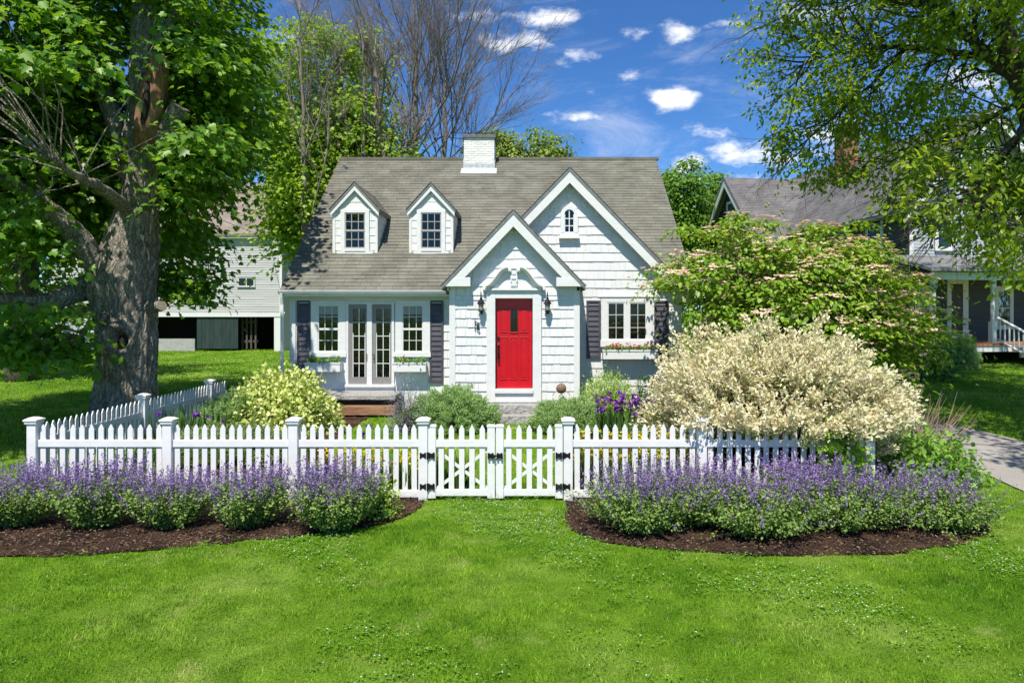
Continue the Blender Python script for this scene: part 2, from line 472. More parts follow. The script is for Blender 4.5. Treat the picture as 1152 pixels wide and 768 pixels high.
def grass_material():
    m, N, L, b = new_mat('grass_blade')
    g = N.new('ShaderNodeNewGeometry')
    c = lawn_colour(N, L, g.outputs['Position'])
    r = ramp(N, [(0.0, (0.8, 0.85, 0.8)), (0.85, (1.35, 1.25, 1.2)), (0.93, (1.9, 1.55, 2.2)), (1.0, (2.4, 1.7, 3.2))])
    L.new(g.outputs['Random Per Island'], r.inputs[0])
    col = mixc(N, L, 1.0, c, r.outputs[0], 'MULTIPLY')
    L.new(col, b.inputs['Base Color']); b.inputs['Roughness'].default_value = 0.5; b.inputs['Specular IOR Level'].default_value = 0.25
    t = N.new('ShaderNodeBsdfTranslucent'); L.new(mixc(N, L, 1.0, col, (1.5, 1.35, 0.8), 'MULTIPLY'), t.inputs['Color'])
    mx = N.new('ShaderNodeMixShader'); mx.inputs[0].default_value = 0.4
    L.new(b.outputs[0], mx.inputs[1]); L.new(t.outputs[0], mx.inputs[2]); L.new(mx.outputs[0], N['Material Output'].inputs['Surface'])
    return m

def build_ground():
    xs = np.unique(np.concatenate([np.linspace(-600, -40, 20), np.linspace(-40, -14, 40), np.linspace(-14, 16, 121), np.linspace(16, 40, 30), np.linspace(40, 600, 20)]))
    ys = np.unique(np.concatenate([np.linspace(-200, 0, 12), np.linspace(0, 4, 6), np.linspace(4, 30, 120), np.linspace(30, 70, 40), np.linspace(70, 900, 25)]))
    X, Y = np.meshgrid(xs, ys); V = np.stack([X, Y, gz(X, Y)], -1).reshape(-1, 3)
    nx, ny = len(xs), len(ys); i = np.arange(nx-1)[None] + nx*np.arange(ny-1)[:, None]; i = i.ravel()
    o = fast_mesh('ground', V, [np.stack([i, i+1, i+nx+1, i+nx], 1)], ground_material(), smooth=True)
    tag(o, kind='structure')
build_ground()

def ragged(poly, seed, amp=.05):
    r = np.random.default_rng(seed); p = np.asarray(poly, float); out = []
    for a, b in zip(p, np.roll(p, -1, 0)):
        k = max(1, int(np.linalg.norm(b-a)/.22))
        for i in range(k): out.append(a+(b-a)*i/k+r.normal(0, amp, 2)*(i > 0))
    return np.array(out)
BED_L = [ground_at(*q) for q in [(-160,632),(-60,630),(0,628),(60,627),(110,625),(200,617),(300,608),(390,598),(435,590),(462,580),(476,570),(481,563),(484,556)]] + [(-1.35, 9.95), (-7.2, 9.95), (-9.5, 9.6)]
BED_R = [ground_at(*q) for q in [(636,557),(633,566),(632,580),(640,597),(676,611),(760,621),(880,627),(1000,625),(1075,616),(1108,603),(1117,588),(1108,570),(1088,552),(1068,535),(1052,520)]] + [(5.2, 11.3), (4.6, 9.95), (0.75, 9.95)]
BED_L, BED_R = ragged(BED_L, 1, .028), ragged(BED_R, 2, .028)
YARD_R = [(0.75, 9.9), (5.2, 9.9), (5.6, 13.0), (4.6, 15.8), (1.2, 15.8), (0.45, 13.6), (0.5, 12.2)]
YARD_L = [(-6.9, 9.9), (-1.35, 9.9), (-1.5, 10.6), (-3.2, 11.0), (-3.6, 12.4), (-3.4, 15.8), (-6.9, 15.8)]
def mulch_material():
    m, N, L, b = new_mat('bark_mulch'); g = N.new('ShaderNodeNewGeometry')
    f = tex_noise(N, L, g.outputs['Position'], 90, 6, .7); big = tex_noise(N, L, g.outputs['Position'], 2.2, 5, .65)
    r = ramp(N, [(.35, (.02, .013, .010)), (.7, (.12, .078, .055))]); L.new(f.outputs['Fac'], r.inputs[0])
    r2 = ramp(N, [(.42, (.7, .7, .7)), (.66, (2.3, 2.0, 1.8))]); L.new(big.outputs['Fac'], r2.inputs[0])
    L.new(mixc(N, L, 1.0, r.outputs[0], r2.outputs[0], 'MULTIPLY'), b.inputs['Base Color']); b.inputs['Roughness'].default_value = .95; b.inputs['Specular IOR Level'].default_value = .1
    bump(N, L, b, f.outputs['Fac'], 1.0, .05); return m
MULCH = mulch_material()
CHIP = leaf_mat('mulch_chip', [(0.02, 0.012, 0.009), (0.06, 0.036, 0.025), (0.12, 0.075, 0.05), (0.26, 0.18, 0.12)], 0, rough=0.9)

def build_bed(name, poly, seed, amp=0.03, cell=0.04, chips=900):
    rng = np.random.default_rng(seed); poly = np.asarray(poly)
    x0, y0 = poly.min(0); x1, y1 = poly.max(0); xs = np.arange(x0, x1, cell); ys = np.arange(y0, y1, cell)
    X, Y = np.meshgrid(xs, ys)
    H = np.zeros_like(X)
    for f, a in ((3.1, 1), (7.7, .6), (17, .45), (39, .35)):
        p = rng.uniform(0, 6, 6)
        H += a*(np.sin(f*X+p[0]+1.3*np.sin(f*.6*Y+p[1])) * np.sin(f*Y+p[2]+1.1*np.sin(f*.7*X+p[3])))
    H += rng.normal(0, .5, X.shape)
    Z = gz(X, Y) + 0.016 + amp*0.5*H/1.5
    ok = inside(poly, X, Y); nx = len(xs)
    q = ok[:-1, :-1] & ok[1:, :-1] & ok[:-1, 1:] & ok[1:, 1:]
    r, c = np.nonzero(q); i = r*nx + c
    o = fast_mesh(name, np.stack([X, Y, Z], -1).reshape(-1, 3), [np.stack([i, i+1, i+nx+1, i+nx], 1)], MULCH)
    tag(o, kind='structure')
    if chips:
        n = int((x1-x0)*(y1-y0)*chips); cx = rng.uniform(x0, x1, n); cy = rng.uniform(y0, y1, n)
        k = inside(poly, cx, cy); cx, cy = cx[k], cy[k]; n = len(cx)
        pos = np.stack([cx, cy, gz(cx, cy)+0.018+rng.uniform(0, .025, n)], 1)
        d = nrmz(np.stack([rng.normal(size=n), rng.normal(size=n), rng.normal(0, .25, n)], 1)); nn = nrmz(rng.normal(0, .4, (n, 3)) + [0, 0, 1])
        o = leaves('wood_chips', pos, d, nn, rng.uniform(.012, .04, n), CHIPSHAPE, CHIP)
        tag(o, 'scattered brown bark chips lying on the ' + name.replace('_', ' '), 'bark chips', kind='stuff')

def leaves(name, pos, tip, nrm, size, shape, mat, parent=None, mi=None):
    """many leaves in one mesh: shape = (points (k,3) in leaf space x side, y tip, z up; faces)"""
    pts, faces = shape; pts = np.asarray(pts, float); k = len(pts); n = len(pos)
    tip = nrmz(tip); U = nrmz(np.cross(tip, nrm)); W = np.cross(U, tip)
    size = np.broadcast_to(np.asarray(size, float), (n,))[:, None, None]
    V = pos[:, None] + size*(pts[None, :, 0, None]*U[:, None] + pts[None, :, 1, None]*tip[:, None] + pts[None, :, 2, None]*W[:, None])
    base = (np.arange(n)*k)[:, None]; by = {}
    for f in faces: by.setdefault(len(f), []).append(f)
    F = [np.concatenate([base + np.array(f)[None] for f in fs]) for fs in by.values()]
    return fast_mesh(name, V.reshape(-1, 3), F, mat, parent)

SIMPLE = ([(0,0,0),(.24,.42,.07),(0,1,-.06),(-.24,.42,.07)], [(0,1,2),(0,2,3)])
BROAD = ([(0,0,0),(.3,.22,.07),(.34,.55,.06),(0,1,-.08),(-.34,.55,.06),(-.3,.22,.07)], [(0,1,2,3),(0,3,4,5)])
LANCE = ([(0,0,0),(.13,.4,.04),(0,1,-.04),(-.13,.4,.04)], [(0,1,2),(0,2,3)])
MAPLE = ([(0,0,0),(.3,-.04,.04),(.56,.28,-.02),(.3,.38,.06),(.4,.74,-.02),(.17,.66,.04),(0,1.05,-.1),(-.17,.66,.04),(-.4,.74,-.02),(-.3,.38,.06),(-.56,.28,-.02),(-.3,-.04,.04)],
         [(0,1,2,3,4,5,6),(0,6,7,8,9,10,11)])
CHIPSHAPE = ([(-.18,0,0),(.18,.05,0),(.14,1,.05),(-.12,.9,0)], [(0,1,2,3)])
NEEDLE = ([(-.06,0,0),(.06,0,0),(0,1,0)], [(0,1,2)])
build_bed('mulch_bed', BED_L, 3)
build_bed('mulch_bed', BED_R, 4)
build_bed('garden_soil', YARD_R, 5, 0.03, 0.06, 0)
build_bed('garden_soil', YARD_L, 6, 0.03, 0.06, 0)

NEAR = [(1420,690),(1300,640),(1220,592),(1151,553),(1118,538),(1076,521),(1040,509),(1000,500),(950,493)]
FAR = [(1420,585),(1300,546),(1220,519),(1151,497),(1110,487),(1059,476),(1010,470),(960,467),(900,464)]
nearp = np.array([ground_at(*q) for q in NEAR]); farp = np.array([ground_at(*q) for q in FAR])
nearp = np.vstack([[nearp[0]+(nearp[0]-nearp[1])*k for k in (6, 3, 1)], nearp]); farp = np.vstack([[farp[0]+(farp[0]-farp[1])*k for k in (6, 3, 1)], farp])
def build_drive():
    m, N, L, b = new_mat('driveway_asphalt')
    g = N.new('ShaderNodeNewGeometry'); f = tex_noise(N, L, g.outputs['Position'], 60, 6, .7); s = tex_noise(N, L, g.outputs['Position'], .8, 4)
    r = ramp(N, [(.3, (.20, .185, .17)), (.7, (.36, .335, .31))]); L.new(f.outputs['Fac'], r.inputs[0])
    r2 = ramp(N, [(.3, (.85,)*3), (.7, (1.1,)*3)]); L.new(s.outputs['Fac'], r2.inputs[0])
    L.new(mixc(N, L, 1.0, r.outputs[0], r2.outputs[0], 'MULTIPLY'), b.inputs['Base Color']); b.inputs['Roughness'].default_value = .9
    bump(N, L, b, f.outputs['Fac'], .5, .01)
    t = np.linspace(0, 1, 61); s_ = np.linspace(0, 1, len(nearp))
    A = np.stack([np.interp(t, s_, nearp[:, k]) for k in (0, 1)], 1); B = np.stack([np.interp(t, s_, farp[:, k]) for k in (0, 1)], 1)
    w = np.linspace(0, 1, 13); G = A[None]*(1-w)[:, None, None] + B[None]*w[:, None, None]
    V = np.concatenate([G, (gz(G[..., 0], G[..., 1]) + .02)[..., None]], -1).reshape(-1, 3)
    n = 61; i = (np.arange(n-1)[None] + n*np.arange(12)[:, None]).ravel()
    tag(fast_mesh('driveway', V, [np.stack([i, i+1, i+n+1, i+n], 1)], m, smooth=True), kind='structure')
    return np.concatenate([A, B[::-1]])
DRIVE = build_drive()

GRASS = grass_material()
def build_grass(name, label, n, x0, x1, y0, y1, h, w, seed, avoid, keep=None, dens=None):
    rng = np.random.default_rng(seed)
    y = y0 + (y1-y0)*rng.random(n); x = rng.uniform(x0, x1, n)
    ok = np.abs(x*FPX/y + CX - 576) < 640
    jx, jy = x+rng.normal(0, .035, n), y+rng.normal(0, .035, n)
    for p in avoid: ok &= ~inside(p, jx, jy)
    if keep is not None: ok &= keep(x, y)
    x, y = x[ok], y[ok]; n = len(x)
    tuft = .8 + .3*np.sin(x*2.3+np.sin(y*1.7)*2)*np.sin(y*2.9+1) + .35*np.sin(x*9.1+2*np.sin(y*4.3))*np.sin(y*11.7+2*np.sin(x*5.1)) + rng.normal(0, .22, n)
    H = h*np.clip(tuft, .35, 1.7); a = rng.uniform(0, 2*math.pi, n); lean = rng.uniform(.1, .75, n)*H; b = rng.uniform(0, 2*math.pi, n)
    side = np.stack([np.cos(a), np.sin(a), 0*a], 1); ln = np.stack([np.cos(b), np.sin(b), 0*b], 1)
    p = np.stack([x, y, gz(x, y)-.005], 1); W = (w*rng.uniform(.7, 1.3, n))[:, None]; up = np.array([0, 0, 1.0])
    m = p + up*(H*.55)[:, None] + ln*(lean*.3)[:, None]; t = p + up*H[:, None]*.95 + ln*lean[:, None]
    V = np.stack([p-side*W, p+side*W, m+side*W*.75, m-side*W*.75, t], 1).reshape(-1, 3); i = np.arange(n)*5
    o = fast_mesh(name, V, [np.stack([i, i+1, i+2, i+3], 1), np.stack([i+3, i+2, i+4], 1)], GRASS)
    tag(o, label, 'grass', kind='stuff')
HOUSEFP = [(-5.7, 15.9), (-1.75, 15.9), (-1.75, 14.9), (1.15, 14.9), (1.15, 15.9), (3.7, 15.9), (3.7, 26), (-5.7, 26)]
build_grass('lawn_grass', 'short bright green turf in front of the white fence', 430000, -9.5, 9.5, 4.3, 10.0, .036, .0034, 11, [BED_L, BED_R, DRIVE])
build_grass('lawn_grass', 'green turf beyond the fence, round the house and the trees', 260000, -17, 17, 9.9, 24, .06, .007, 12, [BED_L, BED_R, DRIVE, HOUSEFP, YARD_R, YARD_L])
build_grass('lawn_grass', 'distant turf before the barn and the grey house', 120000, -34, 26, 23, 43, .07, .015, 13, [DRIVE, HOUSEFP])

def build_clover():
    rng = np.random.default_rng(21); n = 9000; y = rng.uniform(4.6, 9.7, n); x = rng.uniform(-7, 7, n)
    f = np.sin(x*1.1+2)*np.sin(y*1.6+x*.5) + .5*np.sin(x*2.7+y) + .9*np.exp(-((x-1.2)/2.2)**2-((y-8)/1.6)**2)-.3*(y < 6.3) + rng.normal(0, .35, n)
    k = (f > .75) & ~inside(BED_L, x, y) & ~inside(BED_R, x, y); x, y = x[k], y[k]; n = len(x)
    c = np.stack([x, y, gz(x, y)+rng.uniform(.035, .06, n)], 1)
    q = np.repeat(c, 9, 0)+rng.normal(0, .06, (n*9, 3))*[1, 1, 0]; q[:, 2] = gz(q[:, 0], q[:, 1])+rng.uniform(.018, .04, len(q)); q = np.repeat(q, 3, 0); w = len(q)
    a = np.repeat(rng.uniform(0, 6.28, w//3), 3)+np.tile(np.arange(3)*2.09, w//3)
    o = leaves('clover_leaves', q, np.stack([np.cos(a), np.sin(a), .2+0*a], 1), rng.normal(0, .2, (w, 3))+[0, 0, 1], np.repeat(rng.uniform(.010, .019, w//3), 3), BROAD, leaf_mat('clover_leaf', [(.06, .15, .008), (.09, .19, .013), (.12, .22, .02)], .3))
    tag(o, 'patches of low clover leaves among the front turf', 'clover', kind='stuff')
    pos = np.repeat(c, 5, 0); d = rng.normal(size=(n*5, 3)); d[:, 2] = np.abs(d[:, 2])*.7
    m = leaf_mat('clover_blossom', [(.55, .6, .42), (.75, .75, .66)], .2, (1, 1, .9))
    o = leaves('clover', pos, d, rng.normal(size=(n*5, 3)), rng.uniform(.005, .011, n*5), BROAD, m)
    tag(o, 'tiny white clover heads dotted over the front turf', 'clover', kind='stuff')
build_clover()
# ---------------------------------------------------------------- the cottage
YW, YP = 16.0, 15.0              # main front wall, entrance bay
EAVE_Y, EAVE_Z, RIDGE_Y, RIDGE_Z = 15.65, 3.16, 20.6, 7.26
SL = (RIDGE_Z-EAVE_Z)/(RIDGE_Y-EAVE_Y)
RX0, RX1 = -5.685, 3.81
GA = (0.943, 5.99, 1.03, 15.75)  # big front gable: apex x, apex z, pitch, rake plane
PA = (-0.336, 4.856, 1.05, 14.73)
rng_h = np.random.default_rng(77)
hrand = random.Random(5)
house = thing('cottage', 'white shingled cottage with a bright red door and steep grey roof', 'house', (0, 16, 0.3))
FWD = np.array([0, -1.0, 0]); UPV = np.array([0, 0, 1.0]); XV = np.array([1.0, 0, 0])

def c_(v): return lambda t, v=v: v

def cottage_walls():
    g = lambda x: GA[1] - .12 - GA[2]*abs(x-GA[0])
    # backing walls
    mb = MB()
    mb.box(-5.58, -1.8, YW, YW+.15, -.1, 3.12)
    mb.prism([(-1.8, -.1), (3.56, -.1), (3.56, g(3.56)), (GA[0], g(GA[0])), (-1.8, g(-1.8))], YW, YW+.15)
    for x0, x1 in ((-5.58, -5.43), (3.41, 3.56)):      # side walls up to the ridge
        prof = [(YW+.151, -.1), (25.05, -.1), (25.05, 3.35), (RIDGE_Y, RIDGE_Z-.16), (YW+.151, 3.3)]
        mb.slab([(x0, y, z) for y, z in prof], np.array([x1-x0, 0, 0]))
    mb.box(-5.43, 3.41, 24.9, 25.05, -.1, 3.35)
    mb.build('wall', BOARD, house)
    # shingles of the right front
    sh = MB()
    L_ = lambda v: max(-1.8, GA[0]-(GA[1]-.13-v)/GA[2]); R_ = lambda v: min(3.44, GA[0]+(GA[1]-.13-v)/GA[2])
    def top(f): return lambda v: f(min(v, GA[1]-.14))
    tiles(sh, (0, YW, 0), XV, UPV, FWD, [(top(L_), top(R_))], .28, 5.8, .208, .10, .26, .021, hrand, jit=.004)
    # the narrow strip left of the entrance bay
    tiles(sh, (0, YW, 0), XV, UPV, FWD, [(c_(-2.07), c_(-1.73))], .3, 2.95, .208, .10, .26, .021, hrand, jit=.004)
    # side walls
    sd = lambda v: EAVE_Y+.4 if v < 3.3 else RIDGE_Y-(RIDGE_Z-.25-v)/SL
    sdr = lambda v: 25.0 if v < 3.3 else RIDGE_Y+(RIDGE_Z-.25-v)/SL
    tiles(sh, (3.56, 0, 0), (0, 1, 0), UPV, XV, [(sd, sdr)], .28, 6.9, .208, .14, .3, .017, hrand)
    tiles(sh, (-5.58, 0, 0), (0, 1, 0), UPV, -XV, [(sd, sdr)], .28, 6.9, .208, .14, .3, .017, hrand)
    sh.build('shingle_siding', SHING, house)
    tr = MB()
    tr.box(-5.60, -5.46, YW-.028, YW, .2, 3.05); tr.box(-5.602, -5.58, YW-.027, YW+.12, .2, 3.05)
    tr.build('corner_board', WHITE, house, bevel=.004); tr = MB()
    tr.box(3.43, 3.585, YW-.03, YW, .2, 3.2); tr.box(3.56, 3.588, YW-.029, YW+.12, .2, 3.2)
    tr.build('corner_board', WHITE, house, bevel=.004); tr = MB()
    tr.box(-5.459, -1.75, YW-.024, YW, 2.83, 3.05)             # frieze under the eave
    tr.build('frieze_board', WHITE, house, bevel=.004)
cottage_walls()

def entrance_bay():
    s = lambda x: PA[1]-.12-PA[2]*abs(x-PA[0])
    D0, D1, DT = -.735, .083, 2.94
    mb = MB()
    mb.prism([(-1.72, -.1), (D0, -.1), (D0, DT), (D1, DT), (D1, -.1), (1.09, -.1), (1.09, s(1.09)), (PA[0], s(PA[0])), (-1.72, s(-1.72))], YP, YP+.12)
    mb.box(-1.72, -1.60, YP+.121, YW-.002, -.1, 3.2); mb.box(.97, 1.09, YP+.121, YW-.002, -.1, 3.2)
    mb.box(D0-.02, D1+.02, YP+.20, YP+.25, -.1, 3.0)
    bay = mb.build('entrance_bay', BOARD, house)
    sh = MB()
    top = lambda f: (lambda v: f(min(v, PA[1]-.14)))
    Lf = top(lambda v: max(-1.62, PA[0]-(PA[1]-.13-v)/PA[2])); Rf = top(lambda v: min(.99, PA[0]+(PA[1]-.13-v)/PA[2]))
    tiles(sh, (0, YP, 0), XV, UPV, FWD, [(c_(-1.62), c_(-.9)), (c_(.26), c_(.99))], .3, 3.0, .2, .10, .26, .022, hrand, jit=.004)
    tiles(sh, (0, YP, 0), XV, UPV, FWD, [(Lf, Rf)], 3.0, 4.65, .2, .10, .26, .022, hrand, jit=.004)
    sh.build('shingle_siding', SHING, bay); sh = MB()
    tiles(sh, (1.09, 0, 0), (0, 1, 0), UPV, XV, [(c_(15.06), c_(15.97))], .3, 3.2, .2, .12, .28, .016, hrand)
    sh.build('shingle_siding', SHING, bay); sh = MB()
    tiles(sh, (-1.72, 0, 0), (0, 1, 0), UPV, -XV, [(c_(15.06), c_(15.97))], .3, 3.2, .2, .12, .28, .016, hrand)
    sh.build('shingle_siding', SHING, bay)
    cb = MB(); cb.box(-1.745, -1.615, YP-.03, YP, .2, 3.25); cb.box(-1.747, -1.72, YP-.028, YP+.1, .2, 3.25)
    cb.build('corner_board', WHITE, bay, bevel=.004)
    cb = MB(); cb.box(.985, 1.115, YP-.03, YP, .2, 3.25); cb.box(1.09, 1.117, YP-.028, YP+.1, .2, 3.25)
    cb.build('corner_board', WHITE, bay, bevel=.004)
    # door surround
    ds = MB(); y0 = YP-.075
    ds.box(-.925, D0, y0, YP+.06, .66, 3.10); ds.box(D1, .275, y0, YP+.06, .66, 3.10); ds.box(D0, D1, y0+.002, YP+.06, DT-.01, 3.10)
    ds.box(-.96, .31, y0-.05, YP, 3.101, 3.15)
    ds.box(-.91, .26, y0+.02, YP, .40, .657)
    ds.box(D0-.01, D1+.01, y0-.045, YP+.14, .86, .945)
    ds.box(D0, D1, y0+.004, YP+.05, .66, .858)
    sur = ds.build('door_surround', WHITE, house, bevel=.006)
    # swan-neck pediment
    cx = (D0+D1)/2
    pd = MB()
    n = 18; arc = []
    for i in range(n+1):
        t = i/n; x = .58*(1-t)+.10*t; z = 3.16+.40*(.5-.5*math.cos(math.pi*min(1, t*1.05)))
        arc.append((x, z))
    body = [(cx-x, z) for x, z in arc[3:]] + [(cx+x, z) for x, z in reversed(arc[3:])]
    pd.prism([(cx-.58, 3.155)] + body + [(cx+.58, 3.155)], YP-.055, YP-.002)
    ped = pd.build('pediment', WHITE, sur, bevel=.004)
    for s_ in (-1, 1):
        mo = MB()
        path = [np.array([cx+s_*(x+.03), YP-.10, z+.01]) for x, z in arc]
        ring = []
        for i, p in enumerate(path):
            tdir = nrmz(path[min(i+1, n)]-path[max(i-1, 0)]); nn = np.array([-tdir[2], 0, tdir[0]]); nn = nn if nn[2] > 0 else -nn
            ring += [p-nn*.04+np.array([0,.095,0]), p-nn*.04+np.array([0,-.02,0]), p+nn*.02+np.array([0,-.10,0]), p+nn*.055+np.array([0,-.10,0]), p+nn*.055+np.array([0,.095,0])]
        F = []
        for i in range(n):
            for j in range(5):
                k = (j+1) % 5; F.append((i*5+j, i*5+k, (i+1)*5+k, (i+1)*5+j))
        F += [(0,1,2,3,4), tuple(n*5+j for j in (4,3,2,1,0))]
        mo.add(ring, F)
        mo.box(cx+s_*.60, cx+s_*.68, YP-.125, YP-.002, 3.115, 3.20)
        c = np.array([cx+s_*.105, YP-.085, 3.545])
        mo.tube([c+[0,.08,0], c+[0,-.06,0]], .05, 14); mo.tube([c+[0,-.06,0], c+[0,-.075,0]], .024, 10)
        mo.build('scroll', WHITE, sur)
    ky = MB(); ky.box(cx-.075, cx+.075, YP-.10, YP-.056, 3.20, 3.57); ky.box(cx-.1, cx+.1, YP-.12, YP-.056, 3.571, 3.61)
    ky.box(cx-.04, cx+.04, YP-.112, YP-.101, 3.45, 3.52)
    ky.box(cx-.075, cx-.045, YP-.115, YP-.101, 3.28, 3.38); ky.box(cx+.045, cx+.075, YP-.115, YP-.101, 3.28, 3.38); ky.box(cx-.045, cx+.045, YP-.115, YP-.101, 3.35, 3.38)
    ky.build('keystone', WHITE, sur, bevel=.003)
    pk = MB()
    for s_ in (-1, 1): pk.box(cx+s_*.14, cx+s_*.21, YP-.0565, YP-.0555, 3.30, 3.47)
    pk.box(cx-.035, cx+.035, YP-.0565, YP-.0555, 3.17, 3.185)
    # door
    d = MB(); yd = YP+.09; X0, X1, Z0 = D0+.012, D1-.012, .95
    d.box(X0, X1, yd, yd+.05, Z0, DT-.012)
    door = d.build('front_door', RED, house, bevel=.003)
    w = X1-X0; m = MB()
    def panel(a, b, z0, z1):                             # a raised panel inside a moulded frame
        a, b = X0+a*w, X0+b*w
        m.box(a, b, yd-.014, yd-.001, z0, z0+.022); m.box(a, b, yd-.014, yd-.001, z1-.022, z1)
        m.box(a, a+.022, yd-.0135, yd-.001, z0+.0221, z1-.0221); m.box(b-.022, b, yd-.0135, yd-.001, z0+.0221, z1-.0221)
        m.box(a+.045, b-.045, yd-.010, yd-.001, z0+.045, z1-.045)
    panel(.10, .34, 2.18, 2.70); panel(.66, .90, 2.18, 2.70)
    panel(.10, .34, 1.14, 2.08); panel(.39, .61, 1.14, 2.08); panel(.66, .90, 1.14, 2.08)
    a, b = X0+.39*w, X0+.61*w
    m.box(a-.015, b+.015, yd-.018, yd-.001, 2.165, 2.192); m.box(a-.015, b+.015, yd-.018, yd-.001, 2.70, 2.727)
    m.box(a-.015, a+.004, yd-.0175, yd-.001, 2.193, 2.699); m.box(b-.004, b+.015, yd-.0175, yd-.001, 2.193, 2.699)
    m.build('door_panel', RED, door, bevel=.004)
    gl = MB(); gl.box(a+.005, b-.005, yd-.006, yd-.002, 2.195, 2.698)
    gl.build('door_window', flat('dark_glass', (.008, .008, .01), .08), door)
    ir = MB()
    for i in range(4):
        z = 2.255+i*.127; ir.tube([(a+.085+.045*math.cos(t), yd-.012, z+.05*math.sin(t)) for t in np.linspace(0, 2*math.pi, 13)], .005, 5)
    for i in range(5): ir.box(a+.006, b-.006, yd-.013, yd-.007, 2.197+i*.124, 2.203+i*.124)
    ir.build('iron_grille', IRON, door)
    h = MB(); hx = X0+.055
    h.box(hx-.028, hx+.028, yd-.03, yd-.002, 2.02, 2.09); h.box(hx-.026, hx+.026, yd-.012, yd-.002, 1.60, 1.90)
    h.tube([(hx, yd-.012, 1.86), (hx, yd-.06, 1.84), (hx+.004, yd-.075, 1.75), (hx+.004, yd-.06, 1.65), (hx, yd-.012, 1.62)], .013, 8)
    h.tube([(hx, yd-.01, 1.90), (hx, yd-.055, 1.92)], .02, 8); h.tube([(hx+.002, yd-.03, 1.60), (hx+.002, yd-.05, 1.53)], .02, 8)
    h.build('door_handle', IRON, door, bevel=.004)
    # lanterns
    for lx in (-1.04, .405):
        l = MB(); y = YP-.16; z = 2.72
        l.box(lx-.03, lx+.03, YP-.035, YP-.019, z-.13, z+.06)
        l.tube([(lx, YP-.03, z-.10), (lx, YP-.10, z-.13), (lx, y, z-.10), (lx, y, z-.075)], .010, 6)
        l.lathe((lx, y, z), [(.02,-.085),(.062,-.07),(.062,-.05),(.05,-.045)], 8)
        l.lathe((lx, y, z), [(.085,.085),(.09,.095),(.06,.15),(.03,.19),(.022,.23),(.012,.25),(.014,.29),(.004,.36)], 8)
        for q in range(4):
            t = q*math.pi/2+math.pi/4
            l.tube([(lx+.052*math.cos(t), y+.052*math.sin(t), z-.05), (lx+.074*math.cos(t), y+.074*math.sin(t), z+.09)], .006, 5)
        lan = l.build('wall_lantern', IRON, house)
        gb = MB(); gb.lathe((lx, y, z), [(.042,-.044),(.062,.084)], 8); gb.build('lantern_glass', flat('seeded_glass', (.35, .34, .3), .1), lan)
    br = MB(); br.box(-1.19, -1.17, YP-.03, YP-.019, 2.22, 2.46); br.tube([(-1.18, YP-.03, 2.42), (-1.13, YP-.1, 2.40), (-1.09, YP-.12, 2.34), (-1.1, YP-.1, 2.28), (-1.15, YP-.04, 2.26)], .012, 6)
    br.box(-1.14, -1.08, YP-.022, YP-.0191, 2.24, 2.40)
    br.build('dark_wall_plate', flat('grey_iron', (.08, .09, .1), .5, .5), house)  # small dark plate and hook modelled from an unidentified mark on the wall
entrance_bay()

def gable_roof(name, apx, apz, slope, y_front, back_left, back_right, half, parent, seed, fy=0.20, box=None, thick=.1):
    """two slopes running back from a front rake, with tiles; back_*: depth where each slope stops"""
    r = random.Random(seed); ln = math.hypot(1, slope)
    mb = MB()
    for s_, yb in ((-1, back_left), (1, back_right)):
        ex, ez = apx+s_*half, apz-slope*half
        mb.slab([(apx, y_front, apz-.012), (ex, y_front, ez-.012), (ex, yb, ez-.012), (apx, yb, apz-.012)], np.array([0, 0, -thick]))
    ro = mb.build(name, ROOFEDGE, parent)
    tl = MB()
    for s_, yb in ((-1, back_left), (1, back_right)):
        U = np.array([0, 1.0, 0]); Vv = np.array([-s_/ln, 0, slope/ln]); Nn = np.array([s_*slope/ln, 0, 1/ln])
        O = np.array([apx+s_*half, 0, apz-slope*half-.01])
        tiles(tl, O, U, Vv, Nn, [(c_(y_front-.012), c_(yb))], -.015, half*ln-.005, .135, .18, .4, .016, r, jit=.002)
    tl.build('roof_shingles', ROOF, ro)
    return ro

def rake(apx, apz, slope, y0, y1, half, drop, width, parent, end_z=None, name='rake_board'):
    """the white board under each sloping edge of a gable"""
    mb = MB()
    for s_ in (-1, 1):
        a = (apx, apz-drop); b = (apx+s_*half, apz-drop-slope*half); c = (apx+s_*half, apz-drop-slope*half-width); d = (apx, apz-drop-width)
        if end_z: b = (apx+s_*(apz-drop-end_z)/slope, end_z); c = (apx+s_*(apz-drop-width-end_z)/slope, end_z)
        mb.prism([a, b, c, d], y0, y1)
    return mb.build(name, WHITE, parent)

